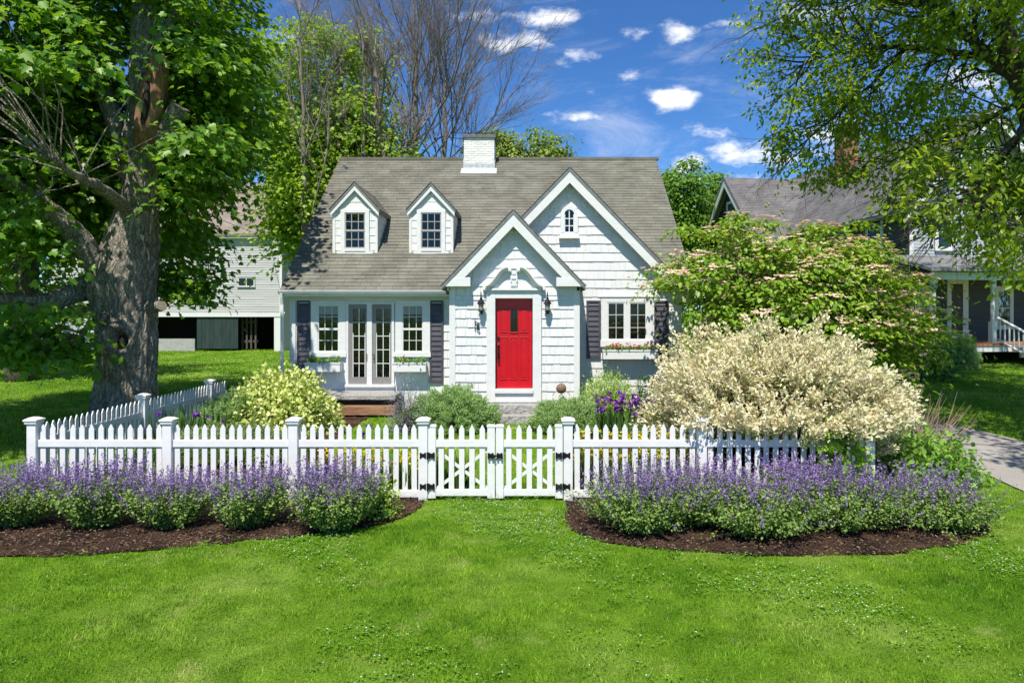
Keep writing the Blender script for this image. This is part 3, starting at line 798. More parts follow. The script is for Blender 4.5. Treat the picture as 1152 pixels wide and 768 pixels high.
def roofs():
    # main roof: front slope with the openings for the cross gable, plain rear slope
    h = lambda y: (GA[1] - (EAVE_Z+SL*(y-EAVE_Y)))/GA[2]
    yv = EAVE_Y+(GA[1]-EAVE_Z)/SL
    z = lambda y: EAVE_Z+SL*(y-EAVE_Y)-.015
    mb = MB(); dn = np.array([0, 0, -.11])
    mb.slab([(RX0, EAVE_Y, z(EAVE_Y)), (GA[0]-h(EAVE_Y), EAVE_Y, z(EAVE_Y)), (GA[0], yv, z(yv)), (GA[0], RIDGE_Y, z(RIDGE_Y)), (RX0, RIDGE_Y, z(RIDGE_Y))], dn)
    mb.slab([(GA[0]+h(EAVE_Y), EAVE_Y, z(EAVE_Y)), (RX1, EAVE_Y, z(EAVE_Y)), (RX1, RIDGE_Y, z(RIDGE_Y)), (GA[0], RIDGE_Y, z(RIDGE_Y)), (GA[0], yv, z(yv))], dn)
    mb.slab([(RX0, RIDGE_Y+.003, z(RIDGE_Y)), (RX1, RIDGE_Y+.003, z(RIDGE_Y)), (RX1, 25.5, z(RIDGE_Y)-SL*4.9), (RX0, 25.5, z(RIDGE_Y)-SL*4.9)], dn)
    mr = mb.build('main_roof', ROOFEDGE, house)
    t = MB(); ln = math.hypot(1, SL); Vv = np.array([0, 1/ln, SL/ln]); Nn = np.array([0, -SL/ln, 1/ln])
    y_of = lambda v: EAVE_Y+v/ln
    A = (c_(RX0-.02), lambda v: GA[0]-max(0, h(y_of(v)))); B = (lambda v: GA[0]+max(0, h(y_of(v))), c_(RX1+.02))
    tiles(t, (0, EAVE_Y, EAVE_Z-.013), XV, Vv, Nn, [A, B], -.02, (RIDGE_Y-EAVE_Y)*ln-.01, .14, .2, .4, .017, hrand, jit=.002)
    V2 = np.array([0, -1/ln, SL/ln]); N2 = np.array([0, SL/ln, 1/ln])
    tiles(t, (0, 25.5, RIDGE_Z-SL*4.9-.013), XV, V2, N2, [(c_(RX0-.02), c_(RX1+.02))], -.02, 4.9*ln-.01, .27, .5, .9, .014, hrand, jit=.002)
    for k in range(38):                                     # ridge caps
        x = RX0-.02+k*.253
        t.box(x, x+.249, RIDGE_Y-.10, RIDGE_Y+.10, RIDGE_Z-.06, RIDGE_Z+.012+(k % 2)*.003)
    t.build('roof_shingles', ROOF, mr)
    # verge boards, soffit and gutter of the long eave
    for x0, x1 in ((RX0+.01, RX0+.05), (RX1-.05, RX1-.01)):
        e = MB(); e.slab([(x0, EAVE_Y+.02, z(EAVE_Y)-.115), (x0, RIDGE_Y, z(RIDGE_Y)-.115), (x0, RIDGE_Y, z(RIDGE_Y)-.27), (x0, EAVE_Y+.02, z(EAVE_Y)-.27)], np.array([x1-x0, 0, 0]))
        e.build('verge_board', WHITE, mr)
    so = MB(); so.box(RX0+.06, -1.78, EAVE_Y+.03, YW-.026, 3.02, 3.045); so.box(RX0+.06, -1.83, EAVE_Y, EAVE_Y+.028, 2.99, 3.05)
    so.build('soffit', WHITE, house)
    gt = MB(); prof = [(0,0),(-.07,.02),(-.095,.07),(-.10,.10),(-.085,.10),(-.08,.07),(-.06,.035),(0,.02)]
    V = [(x, EAVE_Y-.002+a, 3.035+b) for x in (RX0-.04, -1.90) for a, b in prof]; n = len(prof)
    gt.add(V, [tuple(range(n)), tuple(range(2*n-1, n-1, -1))] + [(i, i+n, (i+1) % n+n, (i+1) % n) for i in range(n)])
    gt.build('gutter', VINYL, house)
    dp = MB(); dp.tube([(-5.66, 15.60, 3.05), (-5.66, 15.62, 2.95), (-5.66, 15.66, 2.8), (-5.66, 15.66, .5), (-5.66, 15.58, .38)], .04, 8)
    for zz in (2.6, 1.2): dp.box(-5.71, -5.60, 15.66, 15.72, zz, zz+.03)
    dp.build('downspout', VINYL, house, smooth=False)
    # cross gable and entrance gable
    gr = gable_roof('gable_roof', GA[0], GA[1], GA[2], GA[3], 19.05, 19.05, 2.78, house, 8)
    rake(GA[0], GA[1], GA[2], GA[3]+.012, GA[3]+.045, 2.74, .11, .265, gr)
    rake(GA[0], GA[1], GA[2], GA[3]+.046, YW-.03, 2.72, .115, .03, gr, name='rake_soffit')
    rt = MB(); rt.box(3.50, 3.70, GA[3]+.01, YW, 2.98, 3.20); rt.build('cornice_return', WHITE, gr, bevel=.005)
    pr = gable_roof('entrance_roof', PA[0], PA[1], PA[2], PA[3], 17.75, 15.98, 1.56, house, 9)
    rake(PA[0], PA[1], PA[2], PA[3]+.012, PA[3]+.045, 1.53, .11, .265, pr, 3.184)
    rake(PA[0], PA[1], PA[2], PA[3]+.046, YP-.03, 1.45, .115, .03, pr, name='rake_soffit')
    for s_ in (-1, 1):
        rt = MB(); a, b = PA[0]+s_*.93, PA[0]+s_*1.51
        rt.prism([(a, 3.185), (b-s_*.03, 3.185), (b-s_*.19, 3.355), (a, 3.385)], PA[3]+.008, YP-.03)
        rt.build('cornice_return', WHITE, pr, bevel=.005)
        st = MB(); st.box(PA[0]+s_*1.39, PA[0]+s_*1.46, YP-.03, YW-.03, 3.10, 3.22); st.build('eave_board', WHITE, pr)
roofs()

def window(name, X0, X1, Z0, Z1, Y, trim, cols, rows, parent, rail=None, blind=0.0, mull=None, sill=True, bar=.013, depth=.05, frame_mat=None):
    """a sash window on the wall plane Y, glass from X0..X1, Z0..Z1; trim = (side, top, bottom) widths"""
    ts, tt, tb = trim; fr = MB(); f = depth
    fr.box(X0-ts, X0, Y-f, Y+.002, Z0, Z1); fr.box(X1, X1+ts, Y-f, Y+.002, Z0, Z1)
    fr.box(X0-ts, X1+ts, Y-f, Y+.002, Z1, Z1+tt)
    if sill: fr.box(X0-ts-.02, X1+ts+.02, Y-f-.03, Y+.002, Z0-tb, Z0)
    else: fr.box(X0-ts, X1+ts, Y-f, Y+.002, Z0-tb, Z0)
    if tt > .05: fr.box(X0-ts-.015, X1+ts+.015, Y-f-.02, Y+.002, Z1+tt, Z1+tt+.022)
    w = fr.build(name, frame_mat or WHITE, parent, bevel=.004)
    g = MB(); g.box(X0, X1, Y-.0245, Y-.022, Z0, Z1); g.build('pane', GLASS, w)
    rm = MB(); rm.quad((X0, Y-.006, Z0), (X1, Y-.006, Z0), (X1, Y-.006, Z1), (X0, Y-.006, Z1)); rm.build('painted_interior_dark', ROOM, w)  # flat sheet on the wall, coloured dark as an unlit room
    if blind:
        bl = MB(); bl.box(X0+.01, X1-.01, Y-.016, Y-.012, Z1-blind*(Z1-Z0), Z1-.004); bl.build('blind', BLIND, w)
    b = MB(); groups = [(X0, X1)]
    if mull:
        mx = (X0+X1)/2; b.box(mx-mull/2, mx+mull/2, Y-.048, Y-.0255, Z0, Z1); groups = [(X0, mx-mull/2), (mx+mull/2, X1)]
    e = .028
    for a, c in groups:
        b.box(a, a+e, Y-.04, Y-.0255, Z0, Z1); b.box(c-e, c, Y-.04, Y-.0255, Z0, Z1)
        b.box(a+e, c-e, Y-.0395, Y-.0255, Z0, Z0+e*1.2); b.box(a+e, c-e, Y-.0395, Y-.0255, Z1-e, Z1)
        for i in range(1, cols):
            x = a+(c-a)*i/cols; b.box(x-bar/2, x+bar/2, Y-.034, Y-.0255, Z0+e*1.2, Z1-e)
        for j in range(1, rows):
            z = Z0+(Z1-Z0)*j/rows
            if rail and abs(z-rail) < .06: continue
            b.box(a+e, c-e, Y-.0335, Y-.0255, z-bar/2, z+bar/2)
        if rail: b.box(a+.002, c-.002, Y-.044, Y-.0257, rail-.024, rail+.024)
    b.build('sash', WHITE, w)
    return w

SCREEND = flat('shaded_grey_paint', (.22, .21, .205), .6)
FLR = lambda name, cols: leaf_mat(name, cols, .25, (1.2, 1.2, 1))
BOXLEAF = leaf_mat('flower_box_leaf', [(.05, .12, .02), (.10, .2, .03), (.16, .24, .05)], .3)
REDP = FLR('red_petal', [(.5, .01, .02), (.65, .03, .06)])
def flower_box(X0, X1, Z0, Z1, Y, seed, petal, npet, nleaf=260):
    b = MB(); d = .22; t = .018
    b.box(X0, X1, Y-d, Y-d+t, Z0, Z1); b.box(X0, X1, Y-t, Y-.001, Z0, Z1); b.box(X0, X0+t, Y-d+t, Y-t, Z0, Z1); b.box(X1-t, X1, Y-d+t, Y-t, Z0, Z1)
    b.box(X0+t, X1-t, Y-d+t, Y-t, Z0, Z0+t); b.box(X0-.012, X1+.012, Y-d-.012, Y-d, Z1-.03, Z1+.004)
    for x in (X0+.12, X1-.12): b.prism([(x-.02, Z0), (x+.02, Z0), (x+.02, Z0-.12), (x-.02, Z0-.12)], Y-.06, Y-.002)
    o = b.build('flower_box', WHITE, house, bevel=.003)
    s = MB(); s.box(X0+t, X1-t, Y-d+t, Y-t, Z0+t, Z1-.03); s.build('soil', SOIL, o)
    r = np.random.default_rng(seed); n = nleaf
    clump = np.sin(np.linspace(0, 9, 1000)+seed)
    x = r.uniform(X0+.02, X1-.02, n); hh = .08+.08*(.5+.5*np.sin(x*9+seed))
    pos = np.stack([x, Y-d/2+r.normal(0, .06, n), Z1-.03+r.random(n)*hh], 1)
    leaves('plant_leaves', pos, r.normal(size=(n, 3))+[0, -.3, .2], r.normal(0, .5, (n, 3))+[0, -.3, 1], r.uniform(.03, .07, n), BROAD, BOXLEAF, o)
    if npet:
        c = np.stack([r.uniform(X0+.04, X1-.04, npet), Y-d/2+r.normal(0, .06, npet), Z1+r.uniform(.05, .14, npet)], 1)
        pos = np.repeat(c, 9, 0)+r.normal(0, .016, (npet*9, 3)); k = len(pos)
        leaves('blossom', pos, r.normal(size=(k, 3))+[0, -.4, .3], r.normal(size=(k, 3)), r.uniform(.025, .045, k), BROAD, petal, o)

def shutter(X0, X1, Z0, Z1, Y):
    s = MB(); f = .045; y = Y-.045
    s.box(X0, X0+f, y, Y-.003, Z0, Z1); s.box(X1-f, X1, y, Y-.003, Z0, Z1)
    for z in (Z0, Z1-f): s.box(X0+f, X1-f, y+.001, Y-.003, z, z+f)
    s.box(X0+f, X1-f, Y-.012, Y-.003, Z0+f, Z1-f)
    z = Z0+f+.01; st = .118
    while z < Z1-f-.02:
        z2 = min(z+st*.98, Z1-f)
        s.slab([(X0+f, y+.004, z), (X1-f, y+.004, z), (X1-f, Y-.016, z2), (X0+f, Y-.016, z2)], np.array([0, .005, 0])); z += st
    s.build('shutter', SHUT, house)

def facade():
    k = 48.0; X = lambda px: (px-CX)/k; Z = lambda py: CAMZ-(py-HY)/k
    window('window', X(358), X(382), Z(396), Z(343), YW, (.16, .09, .11), 3, 4, house, rail=Z(370), blind=.2)
    window('window', X(452.7), X(476.5), Z(396), Z(343), YW, (.16, .09, .11), 3, 4, house, rail=Z(370), blind=.2)
    flower_box(X(347), X(386), Z(417), Z(407), YW-.06, 3, FLR('lemon_petal', [(.5, .5, .05), (.6, .55, .2)]), 5, 320)
    flower_box(X(444), X(481), Z(417), Z(407), YW-.06, 4, REDP, 3, 360)
    for a, b, t, bt in ((334.5, 350, 338, 431), (483.5, 499, 338, 431)): shutter(X(a), X(b), Z(bt), Z(t), YW-.002)
    # the boards below the left windows
    for a, b in ((351.5, 386), (445, 482)):
        pn = MB(); pn.box(X(a), X(b), YW-.014, YW, .35, Z(403)); pn.build('wall_panel', BOARD, house, bevel=.003)
    # french doors
    fx0, fx1, zt, zb = X(390), X(444), Z(340), Z(432)
    fd = MB()
    fd.box(fx0, X(392.6), YW-.06, YW, zb, zt); fd.box(X(441), fx1, YW-.06, YW, zb, zt); fd.box(X(413.2), X(419), YW-.055, YW, zb, zt-.03)
    fd.box(X(392.6), X(441), YW-.058, YW, zt-.045, zt); fd.box(fx0-.02, fx1+.02, YW-.10, YW, zb-.06, zb); fd.box(fx0+.01, fx1-.01, YW-.05, YW, Z(441), zb-.061)
    fdo = fd.build('french_door', WHITE, house, bevel=.004)
    for a, b in ((392.7, 413.1), (419.1, 440.9)):
        x0, x1 = X(a), X(b); lf = MB(); g0, g1, q0, q1 = x0+.095, x1-.035, zb+.17, zt-.15
        lf.box(x0, g0, YW-.035, YW-.004, zb, zt-.046); lf.box(g1, x1, YW-.035, YW-.004, zb, zt-.046)
        lf.box(g0, g1, YW-.0345, YW-.004, zb, q0); lf.box(g0, g1, YW-.0345, YW-.004, q1, zt-.046)
        leaf = lf.build('door_leaf', SCREEND, fdo)
        bb = MB(); bb.box((g0+g1)/2-.008, (g0+g1)/2+.008, YW-.037, YW-.022, q0, q1)
        for i in range(1, 5):
            z = q0+(q1-q0)*i/5; bb.box(g0, g1, YW-.0365, YW-.0225, z-.008, z+.008)
        for q in ((g0, g0+.015), (g1-.015, g1)): bb.box(q[0], q[1], YW-.040, YW-.022, q0, zb+1.2)
        bb.build('glazing_bar', WHITE, fdo)
        gg = MB(); gg.box(g0, g1, YW-.02, YW-.018, q0, q1); gg.build('pane', GLASS, fdo)
        rm = MB(); rm.quad((g0, YW-.005, q0), (g1, YW-.005, q0), (g1, YW-.005, q1), (g0, YW-.005, q1)); rm.build('painted_interior_dark', flat('painted_room_dim', (.03, .02, .017), .9), fdo)  # flat dim sheet coloured as the unlit room
    for x in (X(413.2), X(421)):
        h = MB(); h.tube([(x, YW-.05, 1.66), (x, YW-.10, 1.64), (x, YW-.105, 1.58), (x, YW-.06, 1.50)], .012, 6); h.build('door_handle', BRASS, fdo)
    # right window with box and shutters
    y = YW-.017
    window('casement_window', X(683), X(727), Z(382.5), Z(340), y, (.145, .12, .15), 2, 3, house, mull=.10, bar=.011)
    shutter(X(659.5), X(675.5), Z(403), Z(338), y); shutter(X(735.7), X(752), Z(403), Z(338), y)
    flower_box(X(677), X(737), Z(403), Z(393), y-.06, 8, REDP, 26, 380)
    # arched attic window
    cx, r = X(640.3), .112; z0, zc = Z(262), Z(241.5)
    fr = MB(); arc = [(math.cos(t), math.sin(t)) for t in np.linspace(0, math.pi, 15)]
    outer = [(cx+(r+.09)*c, zc+(r+.09)*s) for c, s in arc]; inner = [(cx+r*c, zc+r*s) for c, s in arc]
    ring_o = [(cx+r+.09, z0)] + outer + [(cx-r-.09, z0)]; ring_i = [(cx+r, z0)] + inner + [(cx-r, z0)]
    for i in range(len(ring_o)-1):
        fr.prism([ring_o[i], ring_o[i+1], ring_i[i+1], ring_i[i]], y-.055, y+.01)
    fr.box(cx-r-.11, cx+r+.11, y-.05, y+.01, z0-.10, z0); fr.box(cx-r-.13, cx+r+.13, y-.11, y+.01, z0-.14, z0-.101)
    aw = fr.build('arched_window', WHITE, house)
    gp = MB(); gp.prism([(cx+r, z0)] + inner + [(cx-r, z0)], y-.02, y-.018); gp.build('pane', GLASS, aw)
    rm = MB(); rm.prism([(cx+r, z0)] + inner + [(cx-r, z0)], y-.006, y-.004); rm.build('painted_interior_dark', ROOM, aw)
    sb = MB(); sb.box(cx-.011, cx+.011, y-.034, y-.021, z0, zc+r)
    for z in (z0+.16, z0+.33): sb.box(cx-r, cx+r, y-.033, y-.0212, z-.011, z+.011)
    sb.box(cx-r, cx-r+.016, y-.04, y-.0212, z0, zc); sb.box(cx+r-.016, cx+r, y-.04, y-.0212, z0, zc); sb.box(cx-r+.016, cx+r-.016, y-.04, y-.0212, z0, z0+.02)
    sb.build('sash', WHITE, aw)
facade()

def dormer(x0, x1):
    yf = 16.78; zb, ze, cx = 4.06, 5.13, (x0+x1)/2; hw = (x1-x0)/2; sl = 1.1
    yroof = lambda z: EAVE_Y+(z-EAVE_Z)/SL
    d = MB(); ap = ze+hw*sl
    d.prism([(x0, zb), (x1, zb), (x1, ze), (cx, ap-.02), (x0, ze)], yf, yf+.1)
    for a, b in ((x0, x0+.06), (x1-.06, x1)):
        d.slab([(a, yf+.101, zb-.05), (a, yroof(ze)+.15, ze-.02), (a, yf+.101, ze-.02)], np.array([b-a, 0, 0]))
    do = d.build('dormer', WHITE, house)
    sh = MB()
    for xx, Nn in ((x0, -XV), (x1, XV)):
        tiles(sh, (xx, 0, 0), (0, 1, 0), UPV, Nn, [(c_(yf+.0), lambda v: yroof(min(v, ze))+.03)], zb, ze, .2, .14, .3, .014, hrand)
    k = 768/16.78; X = lambda px: (px-CX)/k; Z = lambda py: CAMZ-(py-HY)/k
    gw = .50; g0, g1 = cx-gw/2, cx+gw/2; z0, z1 = Z(279.5), Z(239.5)
    for a, b in ((x0+.05, g0-.10), (g1+.10, x1-.05)): tiles(sh, (0, yf, 0), XV, UPV, FWD, [(c_(a), c_(b))], zb+.08, ze-.02, .185, .3, .4, .014, hrand)
    tiles(sh, (0, yf, 0), XV, UPV, FWD, [(lambda v: max(x0+.05, cx-(ap-.1-min(v, ap-.12))/sl), lambda v: min(x1-.05, cx+(ap-.1-min(v, ap-.12))/sl))], ze+.03, ap-.16, .17, .6, .9, .014, hrand)
    sh.build('shingle_siding', SHING, do)
    t = MB()
    t.box(x0-.012, x0+.05, yf-.026, yf+.05, zb+.02, ze); t.box(x1-.05, x1+.012, yf-.026, yf+.05, zb+.02, ze)
    t.box(x0+.10, x1-.10, yf-.05, yf, zb-.02, zb+.06); t.box(x0+.051, x1-.051, yf-.028, yf, ze-.02, ze+.03)
    # window set in the dormer
    t.box(g0-.10, g0, yf-.05, yf, zb+.06, z1+.07); t.box(g1, g1+.10, yf-.05, yf, zb+.06, z1+.07); t.box(g0, g1, yf-.05, yf, z1, z1+.07); t.box(g0, g1, yf-.065, yf, zb+.06, z0)
    t.build('trim', WHITE, do)
    m = MB(); m.mat(0); mid = (z0+z1)/2; e = .03
    m.box(g0, g0+e, yf-.036, yf-.022, z0, z1); m.box(g1-e, g1, yf-.036, yf-.022, z0, z1); m.box(g0+e, g1-e, yf-.0355, yf-.022, z0, z0+e); m.box(g0+e, g1-e, yf-.0355, yf-.022, z1-e, z1)
    m.box(g0+.002, g1-.002, yf-.042, yf-.0222, mid-.025, mid+.025)
    for i in (1, 2):
        x = g0+gw*i/3; m.box(x-.009, x+.009, yf-.032, yf-.0222, z0+e, mid-.026); m.box(x-.009, x+.009, yf-.032, yf-.0222, mid+.026, z1-e)
    for z in ((z0+mid)/2, (z1+mid)/2): m.box(g0+e, g1-e, yf-.0315, yf-.0222, z-.009, z+.009)
    m.mat(1); m.box(g0, g1, yf-.0205, yf-.018, z0, z1)
    m.mat(2); m.quad((g0, yf-.004, z0), (g1, yf-.004, z0), (g1, yf-.004, z1), (g0, yf-.004, z1))
    m.build('window', [SCREEN, GLASS, ROOM], do)
    # little roof
    r = random.Random(int(abs(x0)*100)); rt = MB(); ln = math.hypot(1, sl); A = ap+.10; half = hw+.07; yb = yroof(A)+.05
    rt.mat(1)
    for s_ in (-1, 1):
        ex, ez = cx+s_*half, A-sl*half
        rt.slab([(cx, yf-.10, A-.012), (ex, yf-.10, ez-.012), (ex, yroof(ez)+.1, ez-.012), (cx, yb, A-.012)], np.array([0, 0, -.085]))
    rt.mat(0)
    for s_ in (-1, 1):
        U = np.array([0, 1.0, 0]); Vv = np.array([-s_/ln, 0, sl/ln]); Nn = np.array([s_*sl/ln, 0, 1/ln]); O = np.array([cx+s_*half, 0, A-sl*half-.01])
        tiles(rt, O, U, Vv, Nn, [(c_(yf-.115), lambda v: yroof(A-sl*half+v*sl/ln)+.06)], -.012, half*ln, .125, .18, .42, .012, r, jit=.002)
    rt.build('dormer_roof', [ROOF, ROOFEDGE], do)
    rk = MB()
    for s_ in (-1, 1):
        rk.prism([(cx, A-.10), (cx+s_*(half-.02), A-.10-sl*(half-.02)), (cx+s_*(half-.02), A-.10-sl*(half-.02)-.10), (cx, A-.22)], yf-.088, yf-.055)
        rk.prism([(cx, A-.101), (cx+s_*(half-.02), A-.101-sl*(half-.02)), (cx+s_*(half-.02), A-.13-sl*(half-.02)), (cx, A-.13)], yf-.054, yf-.001)
    rk.build('rake_board', WHITE, do)
k_ = 768/16.78
for a, b in ((375, 424.5), (461, 509.5)): dormer((a-CX)/k_, (b-CX)/k_)

def chimney():
    x0, x1, y0, y1 = -1.91, -1.02, 20.1, 21.1; z0, z1 = 6.4, 7.74; m = MB(); r = random.Random(4)
    z = z0; row = 0; bh, bl = .068, .21
    m.box(x0+.012, x1-.012, y0+.012, y1-.012, z0, z1-.002)
    while z < z1-.01:
        for (fixed, a0, a1, ax) in ((y0, x0, x1, 0), (y1, x0, x1, 0), (x0, y0, y1, 1), (x1, y0, y1, 1)):
            a = a0 - (bl/2 if row % 2 else 0)
            while a < a1:
                p, q = max(a, a0)+.004, min(a+bl, a1)-.004; a += bl
                if q-p < .02: continue
                o = r.uniform(0, .006); s_ = -1 if fixed in (x0, y0) else 1
                if ax == 0: m.box(p, q, min(fixed-s_*.013, fixed+s_*o), max(fixed-s_*.013, fixed+s_*o), z+.005, z+bh-.005)
                else: m.box(min(fixed-s_*.013, fixed+s_*o), max(fixed-s_*.013, fixed+s_*o), p, q, z+.005, z+bh-.005)
        z += bh; row += 1
    c = m.build('chimney', BRICKW, house)
    k = MB(); k.box(x0-.05, x1+.05, y0-.05, y1+.05, z1, z1+.09); k.build('chimney_cap', surf('slate_cap', (.1, .1, .11), (.17, .17, .18), (3,)*3, 3, .7), c, bevel=.01)
    f = MB(); zr = lambda y: EAVE_Z+SL*(y-EAVE_Y)
    f.slab([(x0-.08, y0-.26, zr(y0-.26)+.014), (x1+.08, y0-.26, zr(y0-.26)+.014), (x1+.08, y0-.02, zr(y0-.02)+.014), (x0-.08, y0-.02, zr(y0-.02)+.014)], np.array([0, 0, .012]))
    f.box(x0-.02, x1+.02, y0-.022, y0-.008, zr(y0)-.05, zr(y0)+.14)
    for a, b in ((x0-.025, x0-.008), (x1+.008, x1+.025)): f.slab([(a, y0-.02, zr(y0)-.05), (a, y0-.02, zr(y0)+.2), (a, RIDGE_Y, RIDGE_Z+.16), (a, RIDGE_Y, RIDGE_Z-.05)], np.array([b-a, 0, 0]))
    f.build('flashing', LEAD, c)
chimney()

def rough_slab(name, x0, x1, y0, y1, z0, z1, mat, parent, amp, seed, nx=26, ny=8, nz=5):
    """a split-faced stone: a box with a knobbly front and edges"""
    mb = MB(); V = []; idx = {}; F = []
    def vid(i, j, k):
        key = (i, j, k)
        if key not in idx:
            p = Vector((x0+(x1-x0)*i/nx, y0+(y1-y0)*j/ny, z0+(z1-z0)*k/nz))
            n = mnoise.noise_vector(p*7+Vector((seed, 0, 0)))*amp + mnoise.noise_vector(p*19+Vector((seed, 3, 0)))*amp*.6
            top = .25 if k == nz and 0 < j else 1.0
            p += Vector((n.x*.5, n.y, n.z*top*.5)); idx[key] = len(V); V.append(tuple(p))
        return idx[key]
    for i in range(nx):
        for j in range(ny):
            F.append((vid(i,j,nz), vid(i+1,j,nz), vid(i+1,j+1,nz), vid(i,j+1,nz)))
    for i in range(nx):
        for k in range(nz): F.append((vid(i,0,k), vid(i+1,0,k), vid(i+1,0,k+1), vid(i,0,k+1)))
    for j in range(ny):
        for k in range(nz):
            F.append((vid(0,j+1,k), vid(0,j,k), vid(0,j,k+1), vid(0,j+1,k+1))); F.append((vid(nx,j,k), vid(nx,j+1,k), vid(nx,j+1,k+1), vid(nx,j,k+1)))
    mb.add(V, F); return mb.build(name, mat, parent)

st = thing('stone_steps', 'rough granite steps rising to the red front door', 'steps', (-.33, 14.4, .2))
rough_slab('step', -.86, .22, 14.55, 14.98, .47, .64, GRANITE, st, .02, 1)
rough_slab('step', -.90, .26, 14.18, 14.70, .29, .465, GRANITE, st, .022, 2)
rough_slab('step', -.95, .30, 13.80, 14.35, .10, .285, GRANITE, st, .022, 3)
st = thing('stone_landing', 'grey stone landing with a reddish timber step below the french doors', 'landing', (-4, 15.4, .3))
rough_slab('landing_slab', -5.0, -2.95, 15.0, 15.93, .71, .79, GRANITE, st, .010, 5)
rough_slab('base_stone', -4.95, -3.0, 15.25, 15.93, .2, .705, surf('dark_rubble', (.05, .045, .04), (.14, .13, .12), (6,)*3, 4, .9, .8, .02), st, .03, 6)
rough_slab('timber_step', -4.75, -2.9, 14.80, 15.22, .40, .58, PLANK, st, .008, 7)
b = MB(); ob = thing('garden_ornament', 'small rusty orb ornament on a wire stand beside the front steps', 'ornament', (.70, 14.75, .3))
b.lathe((.70, 14.75, .98), [(.01,-.11),(.07,-.09),(.105,-.03),(.11,.02),(.08,.08),(.02,.115)], 14)
b.build('orb', surf('rusty_brown', (.12, .07, .045), (.26, .17, .12), (9,)*3, 4, .8, .6, .01), ob, smooth=True)
w = MB()
for s_ in (-1, 1):
    w.tube([(.70+s_*(.06+.13*math.sin(t)), 14.75, .80+.13*math.cos(t)) for t in np.linspace(0, math.pi, 9)], .010, 5)
    w.tube([(.70+s_*.06, 14.75, .67), (.70+s_*.10, 14.73, .3)], .01, 5)
w.tube([(.64, 14.75, .80), (.70, 14.75, .86), (.76, 14.75, .80)], .01, 5)
w.build('wire_stand', surf('pale_wire', (.3, .24, .2), (.45, .38, .33), (8,)*3, 3, .6), ob)
# ---------------------------------------------------------------- picket fences and gates
FY = 9.6; FS = FPX/FY; fx = lambda px: (px-CX)/FS
def post(parent, x, y, top=1.17, z0=-.05, w=.128, capw=.19):
    mb = MB(); mb.box(x-w/2, x+w/2, y-w/2, y+w/2, z0, top-.07); p = mb.build('fence_post', VINYL, parent, bevel=.006)
    c = MB(); h = capw/2; i = w/2+.008; z = top-.07
    def ring(r, zz): return [(x-r, y-r, zz), (x+r, y-r, zz), (x+r, y+r, zz), (x-r, y+r, zz)]
    V = []
    for r, zz in ((i, z-.035), (i+.012, z-.02), (h-.015, z+.005), (h, z+.015), (h, z+.035), (h*.45, z+.062), (.004, z+.07)): V += ring(r, zz)
    F = [(3,2,1,0)]
    for k in range(6):
        for j in range(4): F.append((k*4+j, k*4+(j+1) % 4, (k+1)*4+(j+1) % 4, (k+1)*4+j))
    F.append(tuple(24+j for j in range(4)))
    c.add(V, F); c.build('post_cap', VINYL, p)
    return p

_pick = {}
def picket(parent, x, y, z0, z1, w=.076, t=.018, along=0):
    """a pointed picket; the first of each size is copied for the rest"""
    key = (round(z1-z0, 3), w, along); hw = w/2
    if key not in _pick:
        mb = MB(); h = z1-z0
        prof = [(-hw, 0), (hw, 0), (hw, h-.065), (.008, h-.004), (0, h), (-.008, h-.004), (-hw, h-.065)]
        if along == 0: mb.prism(prof, -t/2, t/2)
        else: mb.slab([(0-t/2, a, b) for a, b in prof], np.array([t, 0, 0]))
        o = mb.build('picket', VINYL, None, bevel=.003); _pick[key] = o
    else:
        o = _pick[key].copy(); COL.objects.link(o)
    o.parent = parent; off = world_off(parent); o.location = Vector((x, y, z0))-off
    return o

def front_fence(label, xs, counts, y=FY, wob=None):
    r = random.Random(len(xs)*7+1)
    t = thing('picket_fence', label, 'fence', ((xs[0]+xs[-1])/2, y, 0))
    for x in xs: post(t, x, y)
    for (a, b), n in zip(zip(xs[:-1], xs[1:]), counts):
        for z0, z1 in ((.745, .845), (.04, .14)):
            mb = MB(); mb.box(a+.064, b-.064, y-.026, y+.026, z0, z1); mb.build('rail', VINYL, t, bevel=.006)
        for i in range(n):
            o = picket(t, a+.064+(b-a-.128)*(i+.5)/n, y, .02, 1.06+0)
            o.location.z += r.uniform(-.006, .004)
            o.rotation_euler[1] = r.uniform(-.010, .010)
    return t
front_fence('white picket fence between the corner post and the left gate leaf', [fx(p) for p in (38.5, 190, 331, 476.5)], [13, 13, 13])
front_fence('white picket fence running from the right gate leaf under the pale willow', [fx(p) for p in (639, 789, 977)], [13, 17])

def side_fence():
    x = fx(38.5); t = thing('picket_fence', 'white picket fence running back past the big maple trunk', 'fence', (x, 12.5, 0))
    ys = [9.6, 12.32, 14.9, 15.75]
    for i, y in enumerate(ys[1:3]): post(t, x, y, 1.175)
    for a, b, n in zip(ys[:-1], ys[1:], (20, 20, 6)):
        for z0, z1 in ((.745, .845), (.04, .14)):
            mb = MB(); mb.box(x-.026, x+.026, a+.064, b-.064, z0, z1); mb.build('rail', VINYL, t)
        for i in range(n): picket(t, x, a+.064+(b-a-.128)*(i+.5)/n, .02, 1.06, along=1)
side_fence()

